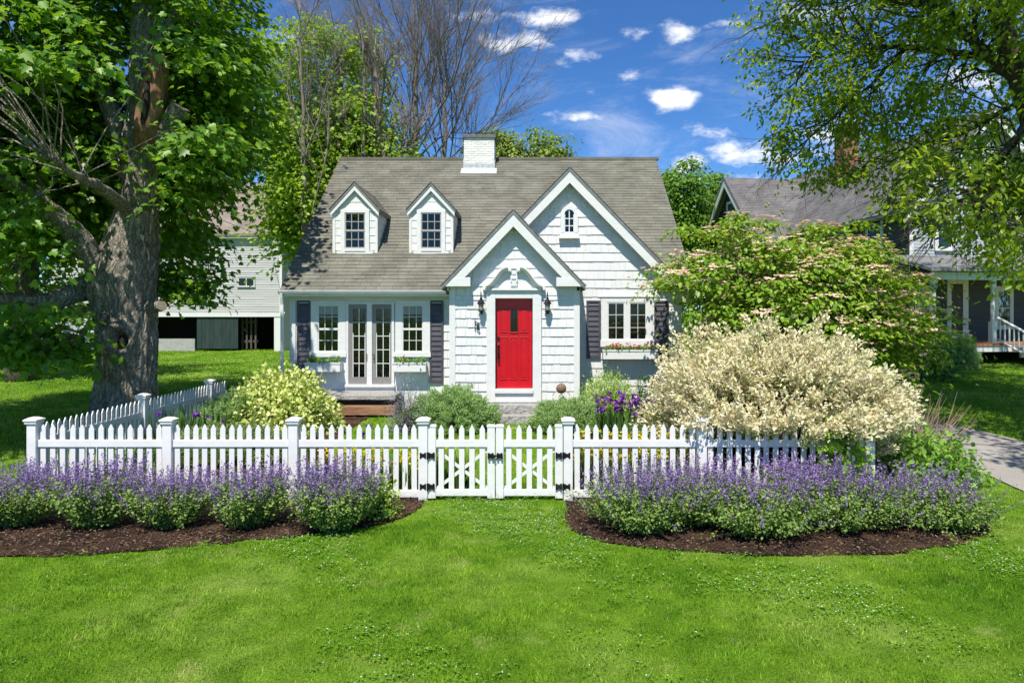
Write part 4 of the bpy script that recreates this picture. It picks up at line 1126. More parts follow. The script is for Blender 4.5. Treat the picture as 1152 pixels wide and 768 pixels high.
def gate(label, x0, x1, hinge_left):
    t = thing('garden_gate', label, 'gate', ((x0+x1)/2, FY, 0)); w = .108
    for x in (x0+w/2, x1-w/2):
        mb = MB(); mb.box(x-w/2, x+w/2, FY-w/2+.01, FY+w/2-.01, .03, 1.03); mb.build('stile', VINYL, t, bevel=.006)
        c = MB(); V = []
        for r, z in ((w/2+.006, 1.03), (w/2+.006, 1.043), (w/2-.008, 1.058)): V += [(x-r, FY-r+.01, z), (x+r, FY-r+.01, z), (x+r, FY+r-.01, z), (x-r, FY+r-.01, z)]
        F = [(3,2,1,0), (8,9,10,11)]
        for k in range(2):
            for j in range(4): F.append((k*4+j, k*4+(j+1) % 4, (k+1)*4+(j+1) % 4, (k+1)*4+j))
        c.add(V, F); c.build('stile_cap', VINYL, t)
    a, b = x0+w, x1-w
    for z0, z1 in ((.745, .845), (.06, .15)):
        mb = MB(); mb.box(a, b, FY-.026, FY+.026, z0, z1); mb.build('rail', VINYL, t, bevel=.006)
    for i in range(5): picket(t, a+(b-a)*(i+.5)/5, FY, .05, 1.05)
    for q0, q1 in (((a, .15), (b, .70)), ((a, .70), (b, .15))):
        mb = MB(); dx, dz = q1[0]-q0[0], q1[1]-q0[1]; l = math.hypot(dx, dz); nx, nz = -dz/l*.022, dx/l*.022
        off = .012 if dz > 0 else .026
        mb.prism([(q0[0]+nx, q0[1]+nz), (q0[0]-nx, q0[1]-nz), (q1[0]-nx, q1[1]-nz), (q1[0]+nx, q1[1]+nz)], FY+off, FY+off+.012); mb.build('brace', VINYL, t)
    hx = x0 if hinge_left else x1; s_ = 1 if hinge_left else -1; y = FY-.066
    for z in (.635, .20):
        h = MB()
        for c0, c1 in ((.012, .095), (-.105, -.022)):
            q0, q1 = hx-.004+s_*c0, hx-.004+s_*c1; q0, q1 = min(q0, q1), max(q0, q1)
            h.box(q0, q1, y, y+.018, z-.028, z+.028)
            for e in (q0+.01, q1-.01): h.box(e-.013, e+.013, y-.002, y+.016, z-.042, z+.042)
        h.tube([(hx-s_*.004, y-.004, z-.05), (hx-s_*.004, y-.004, z+.05)], .012, 8)
        h.build('hinge', IRON, t)
    return t, y
g1, gy = gate('left leaf of the white double garden gate, with the black latch', fx(482), fx(557), True)
l = MB(); lx = fx(557.3)
l.box(lx-.105, lx-.02, gy, gy+.018, .605, .66); l.box(lx-.10, lx+.10, gy-.015, gy-.001, .622, .645)
l.box(lx+.02, lx+.105, gy-.0005, gy+.0175, .604, .661)
for e in (-.09, -.035, .035, .09): l.box(lx+e-.012, lx+e+.012, gy-.02, gy+.015, .592, .672)
l.tube([(lx-.01, gy-.02, .63), (lx-.01, gy-.05, .63)], .014, 8)
l.build('latch', IRON, g1)
gate('right leaf of the white double garden gate, below the red door', fx(558), fx(633), False)
# ---------------------------------------------------------------- neighbouring buildings
CLAP = surf('shade_toned_clapboard', (0.42, 0.42, 0.425), (0.52, 0.52, 0.52), (.3, 4, 4), 2.0, 0.65, 0.2)  # white boards, greyed in colour for the shade over the barn front
BROOF = surf('barn_roof_shingle', (.20, .165, .14), (.30, .25, .215), (1, 1, 1), 1.2, .9, .4, .006, spec=.1)
DARKDOOR = surf('dark_green_barn_door', (.012, .03, .03), (.03, .05, .05), (2, 6, .5), 2, .8, .2)
def barn():
    Yb = 42.0; k = FPX/Yb; X = lambda px: (px-CX)/k; Z = lambda py: CAMZ-(py-HY)/k; g = .30
    b = thing('barn', 'large white clapboard barn, toned grey as in shade, with dark open bays behind the maple', 'barn', (-22, Yb, g))
    x0, x1, xm = X(58), X(317), X(122); zt, zb = Z(268), Z(353)
    r = random.Random(2)
    w = MB(); w.box(x0, x1, Yb+.02, Yb+.2, zb, zt); w.box(x0, xm, Yb+.021, Yb+.2, g-.3, zb-.001); w.box(x0, x0+.2, Yb+.21, 51.8, g-.3, zt); w.box(x1-.2, x1, Yb+.21, 51.8, g-.3, zt); w.box(x0+.21, x1-.21, 51.6, 51.8, g-.3, zt)
    for xa in (x0, x1-.2): w.slab([(xa, Yb+.1, zt), (xa, 51.8, zt), (xa, 46.9, Z(214)+.9)], np.array([.2, 0, 0]))
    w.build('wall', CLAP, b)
    s = MB(); tiles(s, (0, Yb+.02, 0), XV, UPV, FWD, [(c_(x0+.12), c_(x1-.12))], zb, zt, .15, 3, 5, .022, r, jit=.002)
    tiles(s, (0, Yb+.02, 0), XV, UPV, FWD, [(c_(x0+.12), c_(xm))], g, zb, .15, 2, 4, .022, r, jit=.002)
    tiles(s, (x1, 0, 0), (0, 1, 0), UPV, XV, [(c_(Yb+.1), c_(51.7))], g, zt, .15, 3, 5, .022, r, jit=.002)
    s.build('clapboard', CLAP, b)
    t = MB(); t.box(x0, x0+.14, Yb-.03, Yb+.019, g, zt); t.build('corner_board', WHITE, b)
    t = MB(); t.box(x1-.13, x1+.02, Yb-.03, Yb+.019, zb, zt); t.box(X(308.5), X(315.5), Yb-.02, Yb+.2, g-.1, zb-.2); t.build('corner_post', WHITE, b)
    t = MB(); t.box(x0, x1, Yb-.05, Yb+.018, zb-.18, zb); t.box(x0-.2, x1+.25, Yb-.28, Yb+.018, zt-.02, zt+.12); t.build('trim_board', WHITE, b)
    rf = MB(); ry, rz = 46.9, Z(214)+1.2
    rf.slab([(x0-.3, Yb-.35, zt+.12), (x1+.3, Yb-.35, zt+.12), (x1+.3, ry, rz), (x0-.3, ry, rz)], np.array([0, 0, .12])); rf.slab([(x0-.3, 52.2, zt+.12), (x0-.3, ry+.01, rz), (x1+.3, ry+.01, rz), (x1+.3, 52.2, zt+.12)], np.array([0, 0, .12]))
    ro = rf.build('roof', BROOF, b)
    ln = math.hypot(ry-Yb+.35, rz-zt-.12); Vv = np.array([0, (ry-Yb+.35)/ln, (rz-zt-.12)/ln]); Nn = np.array([0, -Vv[2], Vv[1]])
    tl = MB(); tiles(tl, (0, Yb-.35, zt+.245), XV, Vv, Nn, [(c_(x0-.3), c_(x1+.3))], 0, ln, .16, .6, 1.2, .015, r, jit=.003); tl.build('roof_shingles', BROOF, ro)
    # undercroft, its lining coloured near-black for the shade inside
    dk = flat('undercroft_shade', (.02, .02, .02), .95, spec=.05)
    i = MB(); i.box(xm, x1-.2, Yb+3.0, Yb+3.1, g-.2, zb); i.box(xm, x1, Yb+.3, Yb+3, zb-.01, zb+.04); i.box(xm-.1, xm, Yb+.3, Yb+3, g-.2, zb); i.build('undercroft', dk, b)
    d = MB(); d.box(X(221), X(265), Yb+.05, Yb+.14, g+.02, zb-.19)
    for q in np.arange(X(222), X(264), .25): d.box(q, q+.24, Yb+.035, Yb+.049, g+.05, zb-.2)
    d.build('barn_door', DARKDOOR, b)
    d = MB()
    for q in range(4): d.box(X(267+q*5), X(269+q*5), Yb+.6, Yb+.68, g, zb-.02)
    for z in (g+.4, g+1.6): d.box(X(266), X(285), Yb+.69, Yb+.74, z, z+.14)
    d.build('slatted_gate', surf('old_wood', (.06, .05, .045), (.12, .1, .09), (2,)*3, 2, .9), b)
    lw = MB(); lw.box(X(173), X(219), Yb+.0, Yb+.15, g-.1, Z(381)); lw.build('low_wall', surf('pale_concrete', (.3, .3, .29), (.4, .4, .39), (2,)*3, 2, .9), b)
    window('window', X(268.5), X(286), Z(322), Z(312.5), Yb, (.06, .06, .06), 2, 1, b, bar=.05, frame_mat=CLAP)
    # lean-to beside the barn
    q = MB(); q.box(x1+.05, x1+3.4, Yb+2.0, 51, g-.3, Z(285)); q.slab([(x1+.03, Yb+1.7, Z(285)), (x1+3.6, Yb+1.7, Z(285)), (x1+3.6, 51, Z(285)+1.6), (x1+.03, 51, Z(285)+1.6)], np.array([0, 0, .12])); q.build('lean_to', surf('grey_green_boards', (.2, .22, .19), (.27, .29, .25), (1,)*3, 2, .8), b)
barn()

NAVY = surf('slate_grey_boards', (.05, .053, .062), (.075, .079, .09), (.5, 5, 5), 2, .7, .15)
PALEB = surf('pale_blue_grey_boards', (.36, .39, .43), (.46, .49, .53), (.5, 5, 5), 2, .7, .15)
GREYROOF = surf('grey_roof_shingle', (.125, .12, .122), (.19, .184, .186), (1, 1, 1), 1.5, .9, .4, .006, island=.15, spec=.1)
DECK = surf('orange_deck_board', (.3, .13, .06), (.4, .2, .1), (1, 6, 6), 2, .7, .2)
def neighbour():
    """built square in its own coordinates, x along the front, y to the back, then turned a little"""
    h = thing('neighbour_house', 'large slate grey house with a white railed porch and steep gable', 'house', (0, 0, 0))
    r = random.Random(12)
    W, PX, EZ, PZ = 6.6, 3.3, 6.2, 9.75       # width of the gable, peak, eave and peak height
    sl = (PZ-EZ)/PX; FL = .82; D = 15.0
    w = MB(); w.prism([(0, 0), (W, 0), (W, EZ), (PX, PZ-.15), (0, EZ)], 0, .2)
    w.box(0, .2, .21, D, 0, EZ); w.box(W-.2, W, .21, D, 0, EZ); w.box(.2, W-.2, D-.2, D, 0, EZ)
    w.build('wall', NAVY, h)
    s = MB(); lim = lambda v: max(0.1, (v-EZ)/sl+.1)
    tiles(s, (0, 0, 0), XV, UPV, FWD, [(lim, lambda v: W-lim(v))], 3.4, PZ-.35, .12, 2, 4, .018, r, jit=.001); s.build('gable_boards', PALEB, h)
    s = MB(); tiles(s, (0, 0, 0), XV, UPV, FWD, [(c_(.1), c_(W-.1))], FL, 3.4, .13, 2, 4, .018, r, jit=.001)
    tiles(s, (0, 0, 0), (0, 1, 0), UPV, -XV, [(c_(.1), c_(D))], .1, EZ, .13, 2, 4, .018, r, jit=.001); s.build('clapboard', NAVY, h)
    t = MB(); t.box(-.02, .14, -.03, -.001, .1, EZ); t.build('corner_board', WHITE, h)
    t = MB(); t.box(W-.14, W+.02, -.03, -.001, .1, EZ); t.build('corner_board', WHITE, h)
    t = MB(); t.box(.15, W-.15, -.04, -.001, 3.3, 3.5); t.box(-.03, -.001, .1, D, EZ-.35, EZ-.05); t.build('frieze_board', WHITE, h)
    # main roof
    ov = .45; ln = math.hypot(1, sl); rf = MB()
    for s_ in (-1, 1):
        ex = PX+s_*(PX+ov); ez = EZ-ov*sl
        rf.slab([(PX, -ov, PZ), (ex, -ov, ez), (ex, D+.3, ez), (PX, D+.3, PZ)], np.array([0, 0, -.12]))
    ro = rf.build('roof', ROOFEDGE, h); tl = MB()
    for s_ in (-1, 1):
        tiles(tl, (PX+s_*(PX+ov), 0, EZ-ov*sl+.003), (0, 1, 0), (-s_/ln, 0, sl/ln), (s_*sl/ln, 0, 1/ln), [(c_(-ov-.01), c_(D+.3))], 0, (PX+ov)*ln-.01, .14, .25, .6, .014, r, jit=.002)
    tl.build('roof_shingles', GREYROOF, ro)
    rk = MB()
    for s_ in (-1, 1): rk.prism([(PX, PZ-.13), (PX+s_*(PX+ov), EZ-ov*sl-.13), (PX+s_*(PX+ov), EZ-ov*sl-.42), (PX, PZ-.46)], -ov+.02, -ov+.07)
    rk.build('rake_board', WHITE, ro)
    ch = MB(); ch.box(PX-1.2, PX-.4, 7.2, 8.0, PZ-1.2, PZ+1.1); ch.box(PX-1.28, PX-.32, 7.12, 8.08, PZ+1.101, PZ+1.25); ch.build('chimney', surf('red_brick', (.22, .09, .06), (.33, .16, .11), (4, 4, 14), 3, .9, .5, .01), h)
    # cross wing with its gable facing left
    wx0 = -1.7; wy0, wy1, wz, wp = 8.4, 14.4, 6.0, 9.15; wm = (wy0+wy1)/2; s2 = (wp-wz)/(wm-wy0)
    w = MB(); w.slab([(wx0, wy0, 0), (wx0, wy1, 0), (wx0, wy1, wz), (wx0, wm, wp-.15), (wx0, wy0, wz)], np.array([.2, 0, 0])); w.box(wx0+.201, -.001, wy0, wy0+.2, 0, wz); w.build('wing_wall', NAVY, h)
    s = MB(); l2 = lambda v: wy0+max(.05, (v-wz)/s2+.08); tiles(s, (wx0, 0, 0), (0, 1, 0), UPV, -XV, [(l2, lambda v: wy1+wy0-l2(v))], .1, wp-.35, .13, 2, 4, .018, r, jit=.001); s.build('wing_boards', NAVY, h)
    rf = MB(); ll = math.hypot(1, s2)
    rf.slab([(wx0-.5, wy0-.45, wz-.45*s2), (PX, wy0-.45, wz-.45*s2), (PX, wm, wp), (wx0-.5, wm, wp)], np.array([0, 0, -.12]))
    rf.slab([(wx0-.5, wy1+.45, wz-.45*s2), (wx0-.5, wm+.005, wp), (PX, wm+.005, wp), (PX, wy1+.45, wz-.45*s2)], np.array([0, 0, -.12]))
    wr = rf.build('wing_roof', ROOFEDGE, h)
    tl = MB(); tiles(tl, (0, wy0-.45, wz-.45*s2+.003), XV, (0, 1/ll, s2/ll), (0, -s2/ll, 1/ll), [(c_(wx0-.5), c_(PX))], 0, (wm-wy0+.45)*ll-.01, .14, .25, .6, .014, r, jit=.002); tl.build('roof_shingles', GREYROOF, wr)
    vb = MB()
    for a, b_ in ((wy0-.45, wm), (wy1+.45, wm)): vb.slab([(wx0-.48, a, wz-.45*s2-.13), (wx0-.48, b_, wp-.13), (wx0-.48, b_, wp-.5), (wx0-.48, a, wz-.45*s2-.5)], np.array([.06, 0, 0]))
    vb.build('verge_board', WHITE, wr)
    f = MB(); f.box(wx0-.3, -.46, wy0-.42, wy0-.36, wz-.45*s2-.32, wz-.45*s2-.13); f.build('fascia', WHITE, wr)
    wn = MB(); y0, y1, z0, z1 = wm-.45, wm+.45, 6.55, 7.75; xx = wx0-.06
    wn.mat(0)
    for a, b_, c, d in ((y0-.14, y0, z0, z1), (y1, y1+.14, z0, z1), (y0-.14, y1+.14, z1, z1+.14), (y0-.14, y1+.14, z0-.14, z0), (y0, y1, (z0+z1)/2-.04, (z0+z1)/2+.04)): wn.box(xx, wx0+.01, a, b_, c, d)
    wn.mat(1); wn.box(xx+.03, wx0-.02, y0, y1, z0, z1); wn.build('wing_window', [WHITE, flat('wing_glass', (.05, .08, .1), .08)], h)
    # upper windows
    for cx in (PX-.48, PX+.48): window('window', cx-.24, cx+.24, 6.75, 7.75, -.02, (.12, .12, .12), 1, 2, h, bar=.03)
    for cx in (1.45, PX+1.8): window('window', cx-.3, cx+.3, 4.35, 5.55, -.02, (.12, .12, .12), 1, 2, h, bar=.03)
    for cy in (2.0, 4.2, 6.2):
        wn = MB(); y0, y1, z0, z1 = cy-.4, cy+.4, 4.2, 5.6; xx = -.06
        for a, b_, c, d in ((y0-.14, y0, z0, z1), (y1, y1+.14, z0, z1), (y0-.14, y1+.14, z1, z1+.14), (y0-.14, y1+.14, z0-.14, z0), (y0, y1, (z0+z1)/2-.03, (z0+z1)/2+.03)): wn.box(xx, .01, a, b_, c, d)
        wn.mat(1); wn.box(xx+.03, -.03, y0, y1, z0, z1); wn.build('side_window', [WHITE, flat('side_glass', (.06, .1, .15), .06)], h)
    # porch
    px0, px1, pd = -1.0, W+.6, -2.4
    p = MB(); p.box(px0, px1, pd, -.021, FL-.10, FL); p.build('porch_floor', DECK, h)
    p = MB(); p.box(px0+.02, px1-.02, pd+.03, pd+.07, FL-.30, FL-.101); p.build('porch_skirt', WHITE, h)
    p = MB(); p.box(px0+.1, px1-.1, -.5, -.3, -.2, FL-.11)
    p.build('underporch_shade_panel', flat('crawlspace_shade', (.015, .015, .015), .95), h)  # near-black panel coloured as the shade under the porch
    p = MB(); p.box(px0+.05, px1-.05, pd+.05, pd+.25, 3.02, 3.28); p.build('porch_beam', WHITE, h)
    p = MB(); p.slab([(px0-.3, pd-.3, 3.29), (px1+.3, pd-.3, 3.29), (px1+.3, -.02, 3.95), (px0-.3, -.02, 3.95)], np.array([0, 0, .10])); pr = p.build('porch_roof', surf('pale_porch_shingle', (.2, .2, .21), (.28, .28, .28), (1,)*3, 2, .85, .3), h)
    l3 = math.hypot(2.68, .66); tl = MB(); tiles(tl, (0, pd-.3, 3.392), XV, (0, 2.68/l3, .66/l3), (0, -.66/l3, 2.68/l3), [(c_(px0-.3), c_(px1+.3))], 0, l3, .14, .25, .6, .012, r, jit=.002); tl.build('roof_shingles', surf('light_roof_shingle', (.19, .185, .19), (.27, .265, .27), (1,)*3, 2, .85, .3, island=.15), pr)
    p = MB(); p.box(px0+.06, px1-.06, pd+.26, -.03, 3.2, 3.24); p.build('porch_ceiling', WHITE, h)
    for x in (px0+.15, 1.45, 3.95, 6.9):
        q = MB(); yy = pd+.15; q.box(x-.09, x+.09, yy-.09, yy+.09, FL, FL+.75); q.box(x-.08, x+.08, yy-.08, yy+.08, 2.75, 3.02)
        q.lathe((x, yy, FL+.75), [(.085,0),(.06,.04),(.075,.09),(.055,.14),(.075,.4),(.065,1.0),(.05,1.6),(.08,1.66),(.055,1.72),(.085,1.78),(.08,2.0)], 12); q.build('porch_post', WHITE, h)
    def rail(a, b_, name='railing'):
        q = MB(); yy = pd+.15
        q.box(a, b_, yy-.03, yy+.03, FL+.82, FL+.88); q.box(a, b_, yy-.025, yy+.025, FL+.10, FL+.15)
        n = int((b_-a)/.12)
        for i in range(n): x = a+(i+.5)*(b_-a)/n; q.box(x-.02, x+.02, yy-.02, yy+.02, FL+.151, FL+.819)
        q.build(name, WHITE, h)
    rail(4.05, 6.8)
    # steps and the sloping stair rail
    sx0, sx1 = 2.1, 3.95
    for i in range(4):
        z = FL-.10-i*.17; rough_slab('step', sx0, sx1+.9, pd-.30*(i+1), pd-.30*i+.02, z-.21, z-.03, GRANITE, h, .01, 20+i, 14, 4, 3)
    q = MB(); y1, z1, yb, zb_ = pd+.1, FL+.88, pd-1.25, .95
    q.tube([(1.62, y1, z1), (1.95, yb, zb_)], .045, 6); q.tube([(1.62, y1, FL+.12), (1.95, yb, .22)], .035, 6)
    for i in range(9):
        f = (i+.5)/9; x = 1.62+.33*f; y = y1+(yb-y1)*f; q.box(x-.018, x+.018, y-.018, y+.018, FL+.12+(.22-FL-.12)*f, z1+(zb_-z1)*f)
    q.build('stair_rail', WHITE, h)
    q = MB(); q.box(1.90, 2.06, yb-.10, yb+.06, -.2, 1.0); q.box(1.87, 2.09, yb-.13, yb+.09, 1.001, 1.07); q.build('newel_post', WHITE, h)
    # door and ground floor windows
    dm = MB(); dm.box(1.55, 1.72, -.07, -.001, FL, 2.98); dm.box(2.22, 2.45, -.07, -.001, FL, 2.98); dm.box(1.55, 2.45, -.075, -.001, 2.981, 3.15); dr = dm.build('door_frame', WHITE, h)
    dd = MB(); dd.box(1.721, 2.219, -.045, -.02, FL+.01, 2.97); dd.build('door', surf('brown_door', (.035, .02, .014), (.08, .045, .03), (2,)*3, 2, .4), h)
    window('window', .35, .8, 1.35, 2.75, -.02, (.13, .13, .13), 1, 2, h, bar=.04); window('window', 3.75, 4.3, 1.35, 2.75, -.02, (.13, .13, .13), 1, 2, h, bar=.04)
    h.location = (14.45, 25.9, .72); h.rotation_euler = (0, 0, math.radians(9))
neighbour()
# ---------------------------------------------------------------- garden plants
def stems_mesh(name, base, tipv, bend, rad, mat, parent, segs=4, sides=3):
    """many thin curved stems: base, tip and sideways bend arrays (n,3)"""
    n = len(base); t = np.linspace(0, 1, segs+1)
    C = base[:, None]*(1-t)[None, :, None] + tipv[:, None]*t[None, :, None] + bend[:, None]*(np.sin(t*math.pi)*.6)[None, :, None]
    d = nrmz(tipv-base); ref = np.where(np.abs(d[:, 2:3]) > .9, np.array([[1., 0, 0]]), np.array([[0, 0, 1.]]))
    u = nrmz(np.cross(d, ref)); w = np.cross(d, u)
    a = np.linspace(0, 2*math.pi, sides, endpoint=False); rr = np.broadcast_to(np.asarray(rad, float), (n,))[:, None]*(1-.75*t)[None]
    V = C[:, :, None] + rr[:, :, None, None]*(np.cos(a)[None, None, :, None]*u[:, None, None] + np.sin(a)[None, None, :, None]*w[:, None, None])
    S = segs+1; q = []
    for i in range(segs):
        for j in range(sides): k = (j+1) % sides; q.append((i*sides+j, i*sides+k, (i+1)*sides+k, (i+1)*sides+j))
    F = ((np.arange(n)*S*sides)[:, None, None] + np.array(q)[None]).reshape(-1, 4)
    o = fast_mesh(name, V.reshape(-1, 3), [F], mat, parent); return o, C

def along(C, t):
    """points at parameter t (n,m) on the stem centre lines C (n,S,3)"""
    S = C.shape[1]-1; f = np.clip(t*S, 0, S-1e-6); i = f.astype(int); w = (f-i)[..., None]
    r = np.arange(len(C))[:, None]
    return C[r, i]*(1-w)+C[r, i+1]*w

CATLEAF = leaf_mat('catmint_leaf', [(.06, .12, .02), (.10, .17, .03), (.15, .22, .05), (.20, .27, .08)], .35, (1.3, 1.3, .6), .7)
CATFLOW = leaf_mat('catmint_flower', [(.17, .09, .32), (.26, .15, .42), (.34, .22, .50), (.44, .32, .58)], .3, (1.1, 1, 1.2), .7)
def catmint(label, seed, n=330, R=.46, H=.72, loc=(0, 0, 0), spread=.92, fcut=.55):
    r = np.random.default_rng(seed); t = thing('catmint_plant', label, 'plant', (0, 0, 0), 'catmint mounds along the fence')
    az = r.uniform(0, 2*math.pi, n); q = np.sqrt(r.random(n)); L = H*r.uniform(.72, 1.15, n)
    base = np.stack([np.cos(az)*q*R*.4, np.sin(az)*q*R*.4, 0*q], 1)
    tilt = q*.92*spread + r.normal(0, .1, n)
    flop = r.random(n) < .07; tilt = tilt+.3*flop; L = L*(1+.18*flop)
    tip = base + np.stack([np.cos(az)*np.sin(tilt), np.sin(az)*np.sin(tilt), np.cos(tilt)], 1)*(L*(1+.12*q))[:, None]
    tip[:, 2] = np.maximum(tip[:, 2], .08)
    bend = np.stack([np.cos(az), np.sin(az), -.2+0*az], 1)*(.10*q)[:, None]+r.normal(0, .03, (n, 3))
    _, C = stems_mesh('stems', base, tip, bend, .0028, STEM, t)
    m = 26; u = r.random((n, m))**.8*.74+.02; pos = along(C, u).reshape(-1, 3); k = len(pos); pos += r.normal(0, .022, (k, 3)); pos[:, 2] = np.maximum(pos[:, 2], .01)
    out = pos*[1, 1, 0]; d = nrmz(out)*.8+r.normal(0, .8, (k, 3)); d[:, 2] -= .1
    leaves('foliage', pos, d, r.normal(0, .5, (k, 3))+[0, 0, 1]+nrmz(out)*.5, r.uniform(.022, .045, k), BROAD, CATLEAF, t)
    fl = r.random(n) < np.where(tilt < fcut, .72, .2); Cf = C[fl]; m = 27; nf = len(Cf)
    start = r.uniform(.56, .76, (nf, 1)); u = np.minimum(start + (1.02-start)*r.random((nf, m)), 1.0); u = np.where(r.random((nf, m)) < .85, u, u-.2)
    pos = along(Cf, np.clip(u, 0, 1)).reshape(-1, 3); k = len(pos); rad = .013*(1.15-np.clip(u, 0, 1).reshape(-1))*2.2
    off = nrmz(r.normal(size=(k, 3)))*rad[:, None]; pos = pos+off
    leaves('flower_spikes', pos, off+r.normal(0, .004, (k, 3))+[0, 0, .002], r.normal(size=(k, 3)), r.uniform(.014, .027, k), BROAD, CATFLOW, t)
    t.location = loc; return t

def spot(px, py): p = ground_at(px, py); return (p[0], p[1], float(gz(*p))+.02)
c1 = catmint('bushy catmint mound in flower, nearest the left gate post', 31, loc=spot(377, 594), n=400, R=.44, spread=.66)
c2 = catmint('small catmint mound, second from the left gate post', 32, n=300, R=.36, H=.66, spread=.64, loc=spot(279, 591))
dup(c1, spot(196, 592), 2.1, .84, 'low catmint mound with few spikes, third from the left gate post')
dup(c2, spot(112, 591), 1.2, 1.08, 'catmint mound in front of the left corner post, beside the lowest mound')
dup(c1, spot(24, 590), 4.0, .9, 'deep purple catmint mound at the left edge of the photo')
dup(c2, spot(-62, 590), 5.0, 1.1, 'catmint mound mostly outside the left edge of the photo')
c3 = catmint('tall catmint mound nearest the right gate post', 33, n=430, R=.60, H=.74, loc=spot(722, 594), fcut=.6)
c4 = catmint('broad catmint mound below the middle post of the right fence', 34, n=430, R=.60, H=.72, spread=1.1, fcut=.6, loc=spot(850, 597))
dup(c3, spot(785, 586), 2.5, .95, 'catmint mound squeezed between the two tall ones right of the gate')
dup(c3, spot(948, 592), 4.2, .98, 'catmint mound in front of the leafy green vine at the fence end')
dup(c4, spot(1044, 588), 1.4, (1.1, 1.0, .9), 'wide catmint mound at the right end of the bed, beside the driveway')
dup(c2, spot(905, 580), 2.9, 1.0, 'catmint mound against the shaded pickets below the pale willow')

JUN = leaf_mat('juniper_needle', [(.10, .17, .055), (.16, .25, .085), (.23, .32, .12), (.29, .37, .16)], .3, (1.4, 1.5, 1.0), .6)
def juniper(label, loc, rx, ry, H, seed, n=420, mat=None, name='juniper_bush'):
    """branches out to a lumpy dome, each ending in a tuft of fanned sprays"""
    r = np.random.default_rng(seed); t = thing(name, label, 'bush', (0, 0, 0), 'low evergreen bushes')
    v = nrmz(r.normal(size=(n, 3))); v[:, 2] = np.abs(v[:, 2]); az = np.arctan2(v[:, 1], v[:, 0])
    L = r.uniform(.82, 1.02, n)*(1+.07*np.sin(az*5+seed)+.07*np.sin(az*3+v[:, 2]*6)); tip = v*np.array([rx, ry, H])*L[:, None]; tip[:, 2] = np.maximum(tip[:, 2], .06)
    base = tip*r.uniform(.05, .35, n)[:, None]; base[:, 2] = np.abs(base[:, 2])*.5
    _, C = stems_mesh('branches', base, tip, np.array([[0, 0, .10*H]])+0*tip, .006, BARKD, t)
    m = 130; d0 = nrmz(nrmz(tip-base)+[0, 0, .35]); u = 1-.45*r.random((n, m))**1.4; p = along(C, u)
    ax = d0[:, None]+r.normal(0, .55, (n, m, 3)); p = p+r.normal(0, .03, p.shape); k = n*m; pos = p.reshape(-1, 3); pos[:, 2] = np.maximum(pos[:, 2], .01)
    nn = nrmz(np.repeat(tip, m, 0))*.8+r.normal(0, .5, (k, 3))
    leaves('foliage', pos, ax.reshape(-1, 3), nn, r.uniform(.035, .065, k), ([(-.12,0,0),(.12,0,0),(.08,.7,.03),(0,1,0),(-.08,.7,.03)], [(0,1,2,3,4)]), mat or JUN, t)
    t.location = loc; return t
def at(px, Y, dz=0): X = (px-CX)*Y/FPX; return (X, Y, float(gz(X, Y))+dz)
juniper('feathery green juniper left of the stone steps', at(512, 13.75), .92, .66, .84, 41)
juniper('feathery green juniper right of the stone steps, below the rusty orb', at(642, 13.7), .88, .6, .60, 42)
juniper('dark juniper in the shade left of the yellow variegated shrub', at(270, 13.4), .85, .8, .85, 43, 460)
juniper('flat spreading juniper behind the left fence panel', at(262, 11.9), 1.25, .75, .52, 44, 560, leaf_mat('light_juniper', [(.07, .12, .03), (.12, .18, .05), (.19, .25, .08)], .15, (1.1, 1.2, .8), .6))
juniper('round dark evergreen beside the porch steps of the grey house', at(1075, 22.6), .75, .6, 1.25, 45, 420)

def mound(name, label, cat, loc, rx, ry, H, seed, n, size, mat, shape=BROAD, group=None, droop=.0, core=None, shell=.78, lump=.12):
    """a rounded shrub: twigs from the root and leaves spread through the outer part of its volume"""
    r = np.random.default_rng(seed); t = thing(name, label, cat, (0, 0, 0), group)
    v = nrmz(r.normal(size=(n, 3))); v[:, 2] = np.abs(v[:, 2]); rad = shell+(1-shell)*1.25*r.random(n)**.7
    az = np.arctan2(v[:, 1], v[:, 0]); rad *= 1+lump*np.sin(az*4+seed)*np.sin(v[:, 2]*5+seed)+lump*.7*np.sin(az*9+2*seed+v[:, 2]*7)+r.normal(0, .05, n)
    pos = v*rad[:, None]*np.array([rx, ry, H]); pos[:, 2] = np.maximum(pos[:, 2], .02)
    k = 160; i = r.choice(n, k); stems_mesh('twigs', r.normal(0, .06, (k, 3))*[1, 1, 0], pos[i]*.97, r.normal(0, .05, (k, 3)), .007, BARKD, t)
    leaves('foliage', pos, v+r.normal(0, .7, (n, 3))-[0, 0, droop], v+r.normal(0, .55, (n, 3))+[0, 0, .4], size*r.uniform(.6, 1.25, n), shape, mat, t)
    t.location = loc; return t
VARIEG = leaf_mat('variegated_leaf', [(.13, .2, .03), (.3, .36, .09), (.48, .50, .18), (.56, .56, .28)], .3, (1.2, 1.2, .8))
mound('variegated_shrub', 'pale yellow variegated shrub beside the left flower box', 'shrub', at(318, 13.5), .98, .8, 1.10, 51, 9500, .085, VARIEG, shell=.6)
GREENL = leaf_mat('fresh_leaf', [(.07, .15, .02), (.12, .22, .035), (.18, .29, .05)], .35)
YGREEN = leaf_mat('yellow_green_leaf', [(.12, .2, .025), (.2, .3, .045), (.28, .36, .08)], .35)
mound('leafy_shrub', 'bright green leafy shrub below the right window', 'shrub', at(684, 14.6), .62, .5, .88, 52, 7500, .075, YGREEN, LANCE, shell=.35)
mound('grey_catmint', 'bluish catmint against the left juniper, near the timber step', 'plant', at(458, 13.5), .42, .35, .92, 53, 2600, .045, leaf_mat('bluish_leaf', [(.08, .12, .05), (.15, .17, .12), (.2, .17, .3), (.27, .23, .4)], .25, (1.1, 1.1, 1.1)), LANCE, shell=.4)
